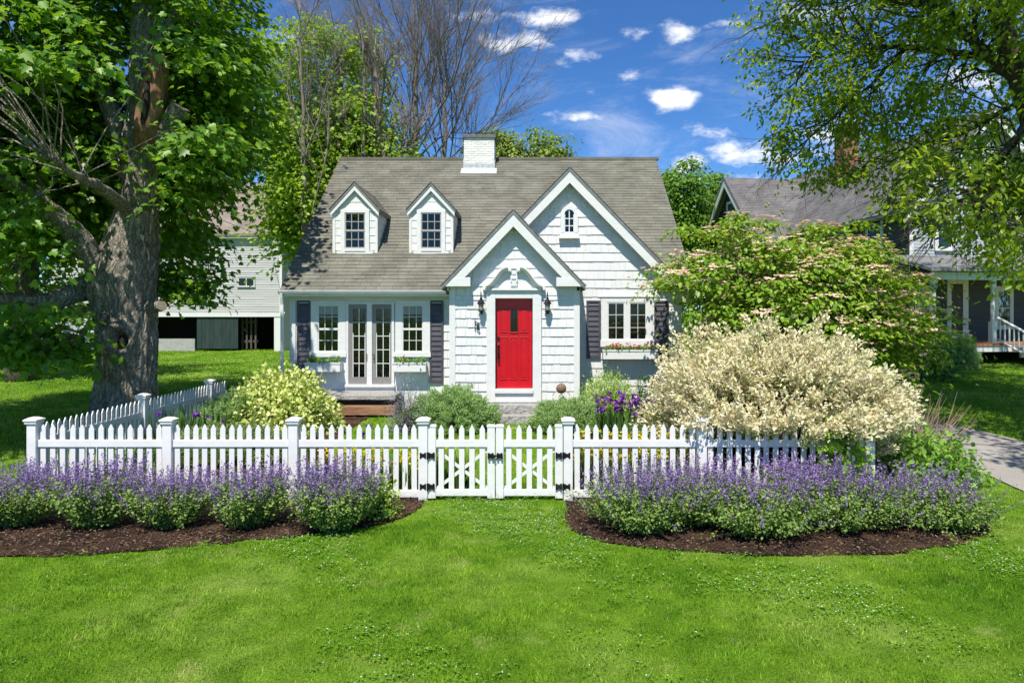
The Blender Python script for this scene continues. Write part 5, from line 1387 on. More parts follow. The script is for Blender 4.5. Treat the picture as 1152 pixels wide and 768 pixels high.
mound('yellow_perennial', 'small yellow green perennial by the mulch next to the left gate post', 'plant', spot(428, 582), .22, .2, .5, 54, 900, .05, YGREEN, shell=.3)
mound('vine_plant', 'bright green leafy vine growing over the end of the right fence', 'plant', (fx(940), 9.35, .05), .36, .16, .98, 55, 620, .10, leaf_mat('vine_leaf', [(.10, .2, .02), (.17, .29, .035), (.24, .36, .05)], .4), MAPLE, shell=.35)
mound('leafy_clump', 'green leafy clump at the foot of the dry stalks by the driveway', 'plant', at(1040, 10.5), .75, .5, .72, 56, 2600, .085, GREENL, shell=.35)
mound('fern_clump', 'dark green clump inside the side fence near the iris', 'plant', at(170, 11.2), .6, .5, .45, 57, 1300, .09, leaf_mat('shade_leaf', [(.03, .08, .015), (.06, .13, .025), (.09, .17, .03)], .3), LANCE, shell=.3)
mound('ground_shrub', 'low shrub under the neighbour porch edge', 'shrub', at(1020, 20.5), 1.3, .8, 1.0, 58, 2600, .11, leaf_mat('deep_leaf', [(.025, .07, .015), (.05, .11, .02), (.08, .15, .03)], .3), shell=.4)

# tall leafy spike plant, irises and yellow flowers
def sword_clump(name, label, cat, loc, n, H, R, seed, mat, parent_extra=None, w=.02):
    r = np.random.default_rng(seed); t = thing(name, label, cat, (0, 0, 0))
    az = r.uniform(0, 2*math.pi, n); q = np.sqrt(r.random(n))
    pos = np.stack([np.cos(az)*q*R, np.sin(az)*q*R*.6, 0*q], 1); d = np.stack([np.cos(az)*.3*q, np.sin(az)*.3*q, 1+0*q], 1)+r.normal(0, .10, (n, 3))
    s = H*r.uniform(.6, 1.1, n); k = w/H
    leaves('foliage', pos, d, np.stack([np.cos(az), np.sin(az), 0*az], 1)+r.normal(0, .3, (n, 3)), s, ([(-k,0,0),(k,0,0),(k*1.1,.5,.05),(0,1,-.04),(-k*1.1,.5,.05)], [(0,1,2,3,4)]), mat, t)
    if parent_extra: parent_extra(t, r)
    t.location = loc; return t
IRISL = leaf_mat('iris_leaf', [(.06, .13, .03), (.10, .19, .05), (.14, .24, .06)], .3)
PURP = leaf_mat('iris_petal', [(.10, .008, .26), (.17, .015, .40), (.26, .05, .5), (.16, .02, .3), (.42, .2, .22)], .3, (1.2, 1, 1.2))
SPENT = leaf_mat('withered_petal', [(.45, .2, .1), (.5, .3, .2), (.35, .1, .2)], .3, (1.1, 1, 1))
PETAL = ([(0,0,0),(.35,.35,.12),(.42,.75,.02),(0,1.05,-.15),(-.42,.75,.02),(-.35,.35,.12)], [(0,1,2,3),(0,3,4,5)])
def iris_flowers(nf, H, R):
    def f(t, r):
        az = r.uniform(0, 2*math.pi, nf); q = np.sqrt(r.random(nf)); x, y = np.cos(az)*q*R, np.sin(az)*q*R*.6
        z = H*r.uniform(.68, 1.08, nf); base = np.stack([x*.8, y*.8, 0*x], 1); tip = np.stack([x, y, z], 1)
        stems_mesh('flower_stalks', base, tip, r.normal(0, .02, (nf, 3)), .006, STEM, t)
        m = 9; pos = np.repeat(tip, m, 0)+r.normal(0, .012, (nf*m, 3)); a = np.tile(np.arange(m)*2*math.pi/3, nf)+np.repeat(r.uniform(0, 6, nf), m)
        up = np.tile([.9, .8, .9, -.7, -.6, -.7, .1, .2, 0], nf); d = np.stack([np.cos(a), np.sin(a), up], 1)+r.normal(0, .15, (nf*m, 3))
        leaves('blossom', pos, d, r.normal(0, .4, (nf*m, 3))+np.stack([np.cos(a)*.3, np.sin(a)*.3, np.ones(nf*m)], 1), r.uniform(.045, .08, nf*m), PETAL, PURP, t)
    return f
sword_clump('iris_clump', 'clump of purple irises in bloom below the right flower box', 'flowers', at(712, 13.0), 170, .62, .66, 61, IRISL, iris_flowers(46, .80, .72))
sword_clump('iris_clump', 'few purple irises among leaves along the side fence', 'flowers', at(212, 12.6), 130, .75, .8, 62, IRISL, iris_flowers(5, .62, .8))
sword_clump('iris_clump', 'single mauve iris behind the middle post of the left fence', 'flowers', at(347, 10.4), 20, .5, .12, 63, IRISL, iris_flowers(2, .92, .08))
sword_clump('iris_clump', 'mauve iris in front of the stone landing, behind the pickets', 'flowers', at(412, 10.6), 20, .5, .12, 64, IRISL, iris_flowers(2, .95, .08))
def spire(t, r):
    n = 420; z = r.uniform(.05, .95, n); a = r.uniform(0, 6.28, n); rr = (.06+.10*(1-z))*r.random(n)**.5
    pos = np.stack([np.cos(a)*rr, np.sin(a)*rr, z], 1); leaves('side_leaves', pos, np.stack([np.cos(a), np.sin(a), .6+0*a], 1)+r.normal(0, .3, (n, 3)), r.normal(0, .4, (n, 3))+[0, 0, 1], r.uniform(.05, .12, n), LANCE, leaf_mat('deep_green_leaf', [(.02, .07, .015), (.045, .12, .02), (.08, .16, .03)], .25), t)
sword_clump('spire_plant', 'dark green upright spire plant between the irises and the willow', 'plant', at(722, 14.3), 14, .8, .08, 65, IRISL, spire)
mound('leafy_clump', 'green leaves at the foot of the dark spire plant', 'plant', at(735, 13.9), .4, .35, .62, 66, 1100, .075, GREENL, shell=.35)
YEL = leaf_mat('yellow_petal', [(.70, .52, .01), (.76, .62, .02), (.78, .66, .06)], .25, (1.1, 1, .6))
def yellow_patch(label, loc, R, Ry, nf, seed, H=.62):
    def f(t, r):
        x = r.uniform(-R, R, nf); y = r.uniform(-Ry, Ry, nf); z = H*r.uniform(.55, 1.1, nf); tip = np.stack([x, y, z], 1)
        stems_mesh('flower_stalks', tip*[.95, 1, 0], tip, r.normal(0, .02, (nf, 3)), .004, STEM, t)
        m = 7; pos = np.repeat(tip, m, 0)+r.normal(0, .010, (nf*m, 3)); d = r.normal(size=(nf*m, 3)); d[:, 2] = np.abs(d[:, 2])*.5
        leaves('blossom', pos, d, r.normal(0, .4, (nf*m, 3))+[0, 0, 1], r.uniform(.022, .042, nf*m), BROAD, YEL, t)
    return sword_clump('yellow_flowers', label, 'flowers', loc, 420, H*.8, R, seed, GREENL, f, .012)
yellow_patch('yellow flowers on thin stems behind the pickets left of the gate', at(425, 10.1), .85, .2, 240, 71)
yellow_patch('yellow flowers behind the pickets right of the gate', at(720, 10.15), 1.0, .2, 380, 72, .76)
yellow_patch('few yellow flowers seen through the left gate leaf', at(505, 10.3), .3, .12, 26, 73, .6)

DRY = leaf_mat('dry_stalk', [(.25, .16, .1), (.42, .3, .22), (.55, .42, .34)], .1, (1, 1, 1), .8)
def dry_stalks():
    r = np.random.default_rng(81); n = 130; t = thing('dry_stalks', 'spray of dry pinkish brown stalks leaning over the driveway edge', 'dry grass', (0, 0, 0))
    az = r.uniform(-.9, 1.5, n); q = r.random(n); base = r.normal(0, .16, (n, 3))*[1.3, .8, 0]; L = r.uniform(.7, 1.45, n); tl = .15+q*.75
    tip = base+np.stack([np.cos(az)*np.sin(tl), np.sin(az)*np.sin(tl)*.7, np.cos(tl)], 1)*L[:, None]
    stems_mesh('stalks', base, tip, r.normal(0, .06, (n, 3)), .009, DRY, t, 5)
    k = 260; pos = r.normal(0, .22, (k, 3))*[1.4, 1, .6]+[0, 0, .3]; leaves('dry_leaves', pos, r.normal(size=(k, 3))+[.4, 0, .6], r.normal(size=(k, 3)), r.uniform(.06, .16, k), LANCE, leaf_mat('rust_leaf', [(.2, .09, .04), (.3, .16, .07), (.2, .2, .06)], .2), t)
    t.location = at(1022, 11.3)
dry_stalks()

def willow():
    r = np.random.default_rng(91); n = 1500; t = thing('dappled_willow', 'huge round cream coloured dappled willow bush overhanging the right fence', 'bush', (0, 0, 0))
    v = nrmz(r.normal(size=(n, 3))); v[:, 2] = np.abs(v[:, 2])*1.0-.12; v = nrmz(v); az = np.arctan2(v[:, 1], v[:, 0])
    L = r.uniform(.74, 1.10, n)/(np.abs(v)**2.35).sum(1)**(1/2.35)*(1+.07*np.sin(az*5+1)+.06*np.sin(az*3+v[:, 2]*8)); tip = v*np.array([1.92, 1.82, 1.56])*L[:, None]+[0, 0, .66]; tip[:, 2] = np.maximum(tip[:, 2], np.where(tip[:, 1] < -1.05, .95, .3)+r.uniform(0, .25, n))
    base = r.normal(0, .22, (n, 3))*[1, 1, 0]; bend = v*np.array([.1, .1, .55])
    _, C = stems_mesh('branches', base, tip, bend, .009, BARKD, t, 6)
    m = 56; u = np.clip(1-np.abs(r.normal(0, .17, (n, m))), .25, 1.0); p = along(C, u); k = n*m
    ax = nrmz(C[:, -1]-C[:, -2])[:, None]+r.normal(0, .6, (n, m, 3)); pos = (p+r.normal(0, .035, p.shape)).reshape(-1, 3); pos[:, 2] = np.maximum(pos[:, 2], .05)
    size = r.uniform(.045, .09, k); age = u.reshape(-1)+r.normal(0, .10, k); pale = age > .74+.13*(pos[:, 2] < .9); ax = ax.reshape(-1, 3)
    nn = r.normal(0, .5, (k, 3))+[0, -.15, .6]+np.repeat(v, m, 0)*.8
    CREAM = leaf_mat('cream_willow_leaf', [(.72, .61, .38), (.79, .71, .47), (.82, .77, .57), (.68, .70, .36), (.80, .69, .54)], .35, (1.05, 1.02, .95), .6)
    GRN = leaf_mat('green_willow_leaf', [(.13, .17, .045), (.22, .26, .08), (.36, .38, .16)], .3, (1.2, 1.2, .8), .6)
    leaves('cream_leaves', pos[pale], ax[pale], nn[pale], size[pale], SIMPLE, CREAM, t); leaves('green_leaves', pos[~pale], ax[~pale], nn[~pale], size[~pale], SIMPLE, GRN, t)
    t.location = (3.95, 11.0, .1)
willow()
# ---------------------------------------------------------------- trees
def wander(p0, p1, n, amp, r, sag=0.0):
    t = np.linspace(0, 1, n); p0, p1 = np.asarray(p0, float), np.asarray(p1, float)
    L = np.linalg.norm(p1-p0); o = np.cumsum(r.normal(0, amp*L/n, (n, 3)), 0); o -= o[:1]; o -= o[-1:]*t[:, None]
    c = p0*(1-t)[:, None]+p1*t[:, None]+o; c[:, 2] += sag*np.sin(t*math.pi); return c

def grow(mb, tips, p, d, L, rad, lev, maxlev, r, nch, ratio, ang, up, wob, sides=(7, 5, 4, 3, 3, 3), mid=False):
    n = max(2 if lev > 2 else 3, min(9, int(L/.35)+2)); pts = [np.asarray(p, float)]; d = nrmz(d)
    for i in range(n):
        d = nrmz(d+r.normal(0, wob, 3)+np.array([0, 0, up])*(1.0/n)); pts.append(pts[-1]+d*L/n)
    pts = np.array(pts); end = .25 if lev == maxlev else .5
    mb.tube(pts, np.linspace(rad, rad*end, n+1), sides[min(lev, 5)], cap=False)
    if lev == maxlev:
        tips.append((pts[-1], d)); 
        if mid: tips.append((pts[n//2], d))
        return
    for k in range(nch[lev]):
        f = r.uniform(.25, 1.0) if k else 1.0; x = f*n; i = min(int(x), n-1); q = pts[i]+(pts[i+1]-pts[i])*(x-i); dd = nrmz(pts[i+1]-pts[i])
        a = nrmz(np.cross(dd, r.normal(size=3))); th = ang*r.uniform(.55, 1.25) if k else ang*.3
        grow(mb, tips, q, dd*math.cos(th)+a*math.sin(th), L*ratio*r.uniform(.75, 1.15)*(1.12-.35*f), rad*(1-.5*f)*r.uniform(.5, .72), lev+1, maxlev, r, nch, ratio, ang, up, wob, sides, mid)

def spray(centers, r, n, rad, flat=.4, droop=.25, out=None, ow=.7):
    """n leaves around each centre: positions, tip directions and normals of a layered, drooping spray"""
    k = len(centers); o = r.normal(size=(k, n, 3))*np.array([1, 1, flat])*np.broadcast_to(np.asarray(rad), (k,))[:, None, None]*.6
    o[..., 2] -= droop*(o[..., 0]**2+o[..., 1]**2)/np.broadcast_to(np.asarray(rad), (k,))[:, None]
    pos = (centers[:, None]+o).reshape(-1, 3); h = o.reshape(-1, 3)*[1, 1, 0]
    d = nrmz(h)*.9+r.normal(0, .45, (k*n, 3))-[0, 0, .45]; nn = r.normal(0, .42, (k*n, 3))+[0, 0, 1]+nrmz(h)*.25
    if out is not None: nn = nn+ow*nrmz(pos-np.asarray(out))
    return pos, d, nn

def connect(mb, centers, skeleton, r, rad=.02, sides=3):
    """a twig from every spray back to the nearest point of the limbs"""
    S = np.asarray(skeleton)
    for c in centers:
        dd = np.linalg.norm(S-c, axis=1)*r.uniform(.75, 1.35, len(S))+.6*np.maximum(S[:, 2]-c[2], 0); s = S[np.argmin(dd)]; L = np.linalg.norm(s-c)
        mb.tube(wander(s, c, 6, .35, r, .14*L), np.linspace(min(.008+.005*L, .02)*rad/.02, .004, 6), sides, cap=False)

# ---- the old maple
def maple():
    r = np.random.default_rng(101); Y = 15.0; t = thing('maple_tree', 'huge old maple with a rugged grey trunk, a knot hole and cut limbs', 'tree', at(143, Y, -.05))
    Q = lambda px, py, y=Y: P(px, py, y)
    # trunk: rings with bark ridges, flare and a knot
    prof = [(143,500,45),(143,478,37),(143,455,32.5),(143,430,31),(142,400,30.5),(141,370,31),(140,345,33),(139,322,35),(142,300,33),(147,275,28),(152,250,24),(156,225,21),(159,200,19.5),(161,175,21),(162,155,22),(161,130,17),(160,100,14.5),(160,70,13.5),(161,40,13),(162,0,12.5),(163,-60,11.5),(165,-150,9),(168,-250,6)]
    C = np.array([Q(a, b) for a, b, _ in prof]); R = np.array([w*Y/FPX for *_, w in prof]); s = np.linspace(0, len(prof)-1, 240)
    ii = np.arange(len(prof)); C = np.stack([np.interp(s, ii, C[:, k]) for k in range(3)], 1); R = np.interp(s, ii, R); ns = 110
    a = np.linspace(0, 2*math.pi, ns, endpoint=False); V = []; knot = P(132.5, 383, 14.42); 
    for i in range(len(C)):
        for th in a:
            n = Vector((math.cos(th), math.sin(th), 0)); p = Vector(C[i]); zz = p.z
            q = Vector((th*3.2+.35*math.sin(zz*1.3), zz*.55, 7)); rid = abs(mnoise.noise(q*1.9))+.6*abs(mnoise.noise(q*4.1+Vector((5, 0, 0))))
            q2 = Vector((math.cos(th)*1.2, math.sin(th)*1.2, zz*.8)); lump = mnoise.noise(q2)*.10
            lob = .05*math.cos(th*5+1+zz*.3)*max(0, 1.4-zz)
            rr = R[i]*(1+lump+lob)-.055*R[i]/.6*(1-rid*1.6)+mnoise.noise(Vector((th*9, zz*7, 3)))*.012
            v = p+n*rr
            if v.y < p.y:
                dx, dz = v.x-knot[0], (v.z-knot[2])*.78; d = math.hypot(dx, dz)
                if d < .5: v.y += -.15*math.exp(-((d-.24)/.08)**2)+.45*math.exp(-(math.hypot(dx-.03, dz+.02)/.11)**2)
            V.append(v)
    V = np.array(V); n_ = len(C); i = (np.arange(n_-1)[:, None]*ns); j = np.arange(ns)[None]; k = (j+1) % ns
    F = np.stack([i+j, i+k, i+ns+k, i+ns+j], -1).reshape(-1, 4)
    fast_mesh('trunk', V, [F], BARK, t, smooth=True)
    # exposed, rotten orange wood above and two sawn stubs
    ow = MB(); ow.tube([Q(163,166,14.60), Q(168,140,14.5), Q(172,112,14.46), Q(177,85,14.46), Q(180,64,14.5)], [.22, .3, .27, .23, .2], 14)
    V0 = [np.array(v)+r.normal(0, .012, 3) for v in ow.v]; ow.v = [tuple(v) for v in V0]
    ow.build('split_wood', surf('orange_rotten_wood', (.16, .07, .03), (.36, .22, .13), (7, 7, 1.2), 2.5, .9, .8, .03), t, smooth=True)
    cv = MB(); cv.tube([Q(161,140,14.24), Q(164,118,14.2), Q(167,92,14.24)], [.05, .09, .05], 8); cv.build('cavity_shade', flat('hollow_shade', (.012, .01, .008), .95), t)  # near-black tube coloured as the shade inside the hollow
    END = surf('sawn_wood', (.25, .2, .15), (.42, .35, .27), (8,)*3, 3, .9, .4)
    for pts, rad in (([Q(170,175), Q(186,152,14.6), Q(203,120,14.5)], [.26, .22, .2]), ([Q(166,345), Q(176,345,14.7), Q(182,344,14.55)], [.16, .12, .11])):
        sb = MB(); sb.tube(pts, rad, 14); sb.mat(1); e, p_ = np.array(pts[-1]), np.array(pts[-2]); d_ = nrmz(e-p_); sb.tube([e+d_*.002, e+d_*.012], rad[-1]*.9, 14)
        sb.build('cut_stub', [BARK, END], t, smooth=False)
    kh = MB(); kc = knot+np.array([.03, 0, -.02]); kh.lathe((0, 0, 0), [(.001, 0), (.07, .02), (.10, .10)], 12)
    kh.v = [(kc[0]+x*.8, 14.47+z*.3, kc[2]+y*1.25) for x, y, z in kh.v]; kh.build('knot_hole_shade', flat('hollow_shade', (.012, .01, .008), .95), t)  # near-black disc coloured as the shade deep in the knot
    # limbs
    limbs = [([(128,330),(112,300,14.7),(92,272,14.4),(66,245,14.1),(40,222,13.8),(5,205,13.6),(-60,170,13.2)], .30, .12),
             ([(122,322),(98,318,14.8),(84,332,14.6),(50,342,14.3),(0,338,14),(-70,330,13.6)], .27, .16),
             ([(135,345),(95,350,15.2),(50,352,15.3),(0,345,15.4),(-60,340,15.5)], .17, .10),
             ([(148,200),(128,130,15.2),(106,75,15.3),(88,20,15.4),(70,-40,15.5),(40,-160,15.6)], .24, .10),
             ([(140,235),(110,190,16.5),(70,140,17.5),(30,100,18.5)], .2, .07),
             ([(60,246,14.1),(30,190,14.2),(12,150,14.2),(-5,90,14.3),(-20,20,14.4)], .17, .09),
             ([(165,150),(195,100,16.0),(225,50,16.8),(255,0,17.2),(280,-60,17.5)], .17, .05),
             ([(160,185),(200,190,16.2),(235,205,16.8),(265,235,17)], .11, .03),
             ([(160,60),(200,20,15.3),(240,-30,15.6),(270,-110,15.8)], .13, .04),
             ([(150,240),(120,215,13.6),(90,200,12.4),(60,180,11.4)], .15, .04),
             ([(162,0),(140,-60,13.6),(110,-120,12.6)], .13, .04), ([(163,-60),(200,-120,15),(240,-180,15)], .11, .04),
             ([(134,350),(118,358,14.3),(96,372,13.6),(75,385,13.2),(55,392,12.9)], .06, .02)]
    mb = MB(); sk = list(C[60::6])
    for pts, r0, r1 in limbs:
        pp = np.array([Q(*q) if len(q) == 3 else Q(*q) for q in pts]); s2 = np.linspace(0, len(pp)-1, len(pp)*4); c = np.stack([np.interp(s2, np.arange(len(pp)), pp[:, k]) for k in range(3)], 1)
        c[1:-1] = (c[:-2]+2*c[1:-1]+c[2:])/4+r.normal(0, .02, (len(c)-2, 3)); mb.tube(c, np.linspace(r0, r1, len(c)), 10); sk += list(c)
    # leaf sprays through the crown
    cen = []
    def ok(p):
        x, y = proj(p)
        if p[1] < 7.6: return False
        if p[1] < 13.6 and p[0] > -11.5 and p[2] > 6 and r.random() < .6: return False
        edge = np.interp(y, [-400,-200,0,40,80,110,150,190,230,260,300,340], [200,262,298,298,286,276,272,238,212,216,222,190])
        if x > edge: return False
        xl, yl = p[0]+.12*(p[2]-4.5), p[1]+.565*(p[2]-4.5)
        if xl > -5.9 and yl > 15 and p[2] > 5.5 and r.random() < .92: return False      # little shade falls on the roof
        zt = p[2]-(15-p[1])/.565
        if .2 < zt < 6.0 and abs(p[0]+8.9+.12*(p[2]-zt)) < 1.2 and r.random() < .8: return False    # sun reaches the trunk
        low = np.interp(x, [-400,0,60,120,135,175,190,205,245,300], [325,295,290,285,215,215,300,310,245,150])
        if y > low: return False
        if p[1] < 15.7 and ((122 < x < 212 and 20 < y < 245) or (100 < x < 190 and 225 < y < 480)) and r.random() < (.72 if 165 < y < 240 else .95): return False    # the bare front of the trunk
        return True
    def fill(n, c, rad, pw=.45):
        got = 0
        while got < n:
            v = nrmz(r.normal(size=3))*r.random()**pw; p = np.array(c)+v*rad
            if ok(p): cen.append(p); got += 1
    fill(225, (-9.6, 14.6, 8.8), (5.6, 5.6, 5.2)); fill(45, (-10.5, 15, 14), (6, 6, 4.5)); fill(100, (-10.8, 12.8, 5.6), (3.0, 3.6, 2.3)); fill(55, (-11.6, 15.5, 8.5), (2.4, 3, 4)); fill(80, (-7.4, 16.6, 6.9), (2.2, 2.6, 3.2)); fill(60, (-9.2, 18, 5.2), (4, 2.5, 2)); fill(80, (-11.5, 9.6, 8.8), (2.4, 1.7, 1.4))
    for a_, b_, y_ in [(52,378,13.2),(40,392,12.9),(60,386,13.2),(70,378,13.5),(30,396,12.7),(58,397,13.4),(15,385,12.8),(70,352,12.6),(20,372,13),(196,300,15.9),(207,318,16),(222,318,16.1),(190,322,15.8),(230,300,16.2),(180,312,15.7),(5,350,12.6),(215,330,16)]: cen.append(Q(a_, b_, y_))
    cen = np.array(cen); srad = r.uniform(.5, .95, len(cen)); srad[-16:] = .5; connect(mb, cen, sk, r, .02)
    mb.build('limbs', BARK, t, smooth=True)
    pos, d, nn = spray(cen, r, 120, srad, .32, .3, (-9.6, 15, 7))
    M_ = leaf_mat('maple_leaf', [(.045, .11, .009), (.07, .155, .013), (.105, .205, .02), (.15, .255, .032)], .45, (1.5, 1.4, .5), .4)
    leaves('crown', pos, d, nn, r.uniform(.11, .19, len(pos)), MAPLE, M_, t)
maple()

# ---- the ash reaching in from the right
def ash():
    r = np.random.default_rng(111); t = thing('ash_tree', 'tall ash reaching in from the right with drooping leafy twigs', 'tree', at(1215, 16.0, -.1))
    b = np.array(t.location); mb = MB(); tips = []
    tr = np.array([b, b+[-.1, 0, 2], b+[-.25, 0, 4.2], P(1160, 125, 16), P(1143, 75, 16), P(1130, 35, 16), P(1115, -10, 15.9), P(1100, -90, 15.8), P(1090, -200, 15.7), P(1085, -330, 15.7)])
    s2 = np.linspace(0, len(tr)-1, 40); c = np.stack([np.interp(s2, np.arange(len(tr)), tr[:, k]) for k in range(3)], 1); c[1:-1] = (c[:-2]+2*c[1:-1]+c[2:])/4
    tb = MB(); tb.tube(c, np.interp(s2, [0, 1, 3, 5, 9], [.42, .34, .27, .2, .07]), 14); tb.build('trunk', BARKD, t, smooth=True)
    limbs = [([(1150,95,16),(1118,68,16.2),(1085,38,16.6),(1055,10,17),(1030,-25,17.2),(985,-80,17.4)], .17),
             ([(1125,70,16.1),(1095,62,16.6),(1060,58,17.2),(1020,52,17.8),(975,55,18.3),(935,62,18.6),(905,70,18.8)], .10),
             ([(1055,10,17),(1000,0,17.4),(950,-10,17.8),(905,-5,18)], .09),
             ([(1155,110,16),(1120,130,16.6),(1085,150,17.2),(1040,165,17.8),(995,172,18.2)], .08),
             ([(1160,130,16),(1130,170,15.2),(1100,205,14.6),(1080,230,14.2)], .07),
             ([(1160,135,16),(1120,190,17.5),(1080,230,18.6),(1050,255,19.2)], .07),
             ([(1020,52,17.8),(980,95,18.2),(940,130,18.6),(910,155,18.8)], .06),
             ([(1115,-5,15.9),(1060,-70,16.4),(1000,-110,16.8),(930,-120,17)], .11),
             ([(1140,70,16),(1180,30,14.6),(1220,10,13.4)], .10), ([(1100,-90,15.8),(1160,-150,16.5),(1220,-190,17)], .10), ([(1150,100,16),(1190,80,17.5),(1220,60,19)], .10)]
    def ok(p):
        x, y = proj(p); low = np.interp(x, [805,815,850,880,910,950,990,1030,1060,1100,1152,1250], [-20,40,130,215,212,196,226,258,262,300,320,325])
        return x > 812 and y < low
    for pts, r0 in limbs:
        pp = np.array([P(*q) for q in pts]); s3 = np.linspace(0, len(pp)-1, len(pp)*4); q = np.stack([np.interp(s3, np.arange(len(pp)), pp[:, k]) for k in range(3)], 1); q[1:-1] = (q[:-2]+2*q[1:-1]+q[2:])/4+r.normal(0, .02, (len(q)-2, 3))
        mb.tube(q, np.linspace(r0, .025, len(q)), 8, cap=False)
        for i in range(3, len(q)):
            for _ in range(2 if i % 2 else 1):
                d = nrmz(q[min(i+1, len(q)-1)]-q[i-1]); a = nrmz(np.cross(d, r.normal(size=3))); th = r.uniform(.5, 1.3); v = d*math.cos(th)+a*math.sin(th)
                grow(mb, tips, q[i], v, r.uniform(1.0, 2.1), r0*.22+.008, 0, 2, r, (4, 3), .62, .75, -.16, .14, (5, 4, 3), True)
    for q0, q1, r0 in (((11.8, 16, 6.4), (11.2, 14.8, 4.8), .06), ((11.6, 16, 8), (8.3, 7.4, 9.0), .11), ((11.4, 16, 8.6), (11.3, 7.6, 9.4), .10), ((11.3, 16, 10), (7.5, 12, 12.5), .10), ((11.2, 16, 11), (11, 13, 15), .10)):
        q = wander(q0, q1, 16, .12, r, .4); mb.tube(q, np.linspace(r0, .03, 16), 7, cap=False)
        for i in range(5, 16):
            for _ in range(4):
                a = r.uniform(0, 6.28); grow(mb, tips, q[i], (math.cos(a), math.sin(a), .3), r.uniform(1.0, 2.0), .03, 0, 2, r, (4, 3), .62, .7, -.3, .14, (5, 4, 3), True)
    tp = np.array([p for p, _ in tips]); keep = np.array([ok(p) and r.random() < .42 for p in tp]); tp = tp[keep]
    mb.build('limbs', BARKD, t, smooth=True)
    pos, d, nn = spray(tp, r, 13, .27, .8, .4)
    d = nrmz(d)-[0, 0, .25]; nn = r.normal(0, .55, (len(pos), 3))+[0, -.2, .8]
    A = leaf_mat('ash_leaflet', [(.07, .12, .010), (.11, .18, .015), (.16, .235, .022), (.22, .29, .035)], .58, (1.8, 1.6, .5), .4)
    leaves('crown', pos, d, nn, r.uniform(.11, .185, len(pos)), ([(0,0,0),(.24,.35,.06),(.2,.68,.03),(0,1,-.08),(-.2,.68,.03),(-.24,.35,.06)], [(0,1,2,3),(0,3,4,5)]), A, t)
    print('ash leaves', len(pos))
ash()

# ---- the pink flowering dogwood
def dogwood():
    r = np.random.default_rng(121); Y = 14.6; t = thing('dogwood_tree', 'spreading dogwood with creamy pink blossoms on tiered branches', 'tree', at(880, Y, -.05)); b = np.array(t.location)
    mb = MB(); sk = []
    for k in range(7):
        a = k*.9+.3; e = b+np.array([math.cos(a)*1.7, math.sin(a)*1.3, 2.4+.8*math.sin(k*2)]); c = wander(b+[math.cos(a)*.1, math.sin(a)*.1, 0], e, 12, .25, r, .3); mb.tube(c, np.linspace(.085, .03, 12), 7); sk += list(c[3:])
    cen = []; rad = []
    def ok(p):
        x, y = proj(p); top = np.interp(x, [735,745,770,800,850,875,900,935,970,1000,1030,1060,1080], [330,290,262,245,238,250,246,250,250,282,300,345,372]); bot = np.interp(x, [735,750,768,790,900,1000,1050,1075], [335,345,390,430,450,430,402,395])
        if y > 322 and x < 782 and r.random() < .97: return False
        return top+6 < y < bot and 742 < x < 1064
    while len(cen) < 300:
        v = nrmz(r.normal(size=3))*r.random()**.3; p = b+[.05, 0, 1.95]+v*np.array([3.25, 2.0, 2.5])
        if ok(p): cen.append(p); rad.append(r.uniform(.36, .62))
    for a_, b_, y_ in [(1010,352,13.8),(1030,370,13.6),(1048,378,13.5),(985,345,13.6),(1040,362,13.9),(760,312,13.6),(770,258,14.2),(745,322,14),(930,258,14.5),(965,252,14.7),(1015,392,13.7),(800,262,14.2),(830,245,14.6),(860,250,14.6)]: cen.append(P(a_, b_, y_)); rad.append(.36)
    cen = np.array(cen); rad = np.array(rad); connect(mb, cen, sk, r, .018); mb.build('trunk', BARKD, t, smooth=True)
    pos, d, nn = spray(cen, r, 125, rad, .22, .22, b+[0, 0, .8], 1.0)
    D_ = leaf_mat('dogwood_leaf', [(.065, .135, .010), (.105, .19, .015), (.155, .245, .024), (.21, .29, .038)], .4, (1.4, 1.35, .5), .4)
    leaves('crown', pos, d, nn, r.uniform(.07, .125, len(pos)), BROAD, D_, t)
    nf = 19; k = len(cen); on = r.random(k) < .75; cc = cen[on]; o = r.normal(size=(len(cc), nf, 3))*[1, 1, 0]*rad[on][:, None, None]*.55
    fp = cc[:, None]+o; fp[..., 2] += .09+r.random(fp.shape[:2])*.06-.22*(o**2).sum(-1)/rad[on][:, None]; fp = fp.reshape(-1, 3); m = len(fp)
    a = np.repeat(r.uniform(0, 6.28, m), 4)+np.tile(np.arange(4)*math.pi/2, m); p4 = np.repeat(fp, 4, 0)
    B_ = leaf_mat('dogwood_bract', [(.72, .48, .38), (.78, .58, .44), (.76, .62, .44), (.70, .42, .36)], .3, (1.1, 1, .9), .6)
    leaves('blossom', p4, np.stack([np.cos(a), np.sin(a), .25+0*a], 1)+r.normal(0, .15, (m*4, 3)), r.normal(0, .2, (m*4, 3))+np.repeat(nrmz(fp-b-[0, 0, 1.0])*1.2, 4, 0)+[0, -.2, .5], r.uniform(.055, .085, m*4), BROAD, B_, t)
dogwood()

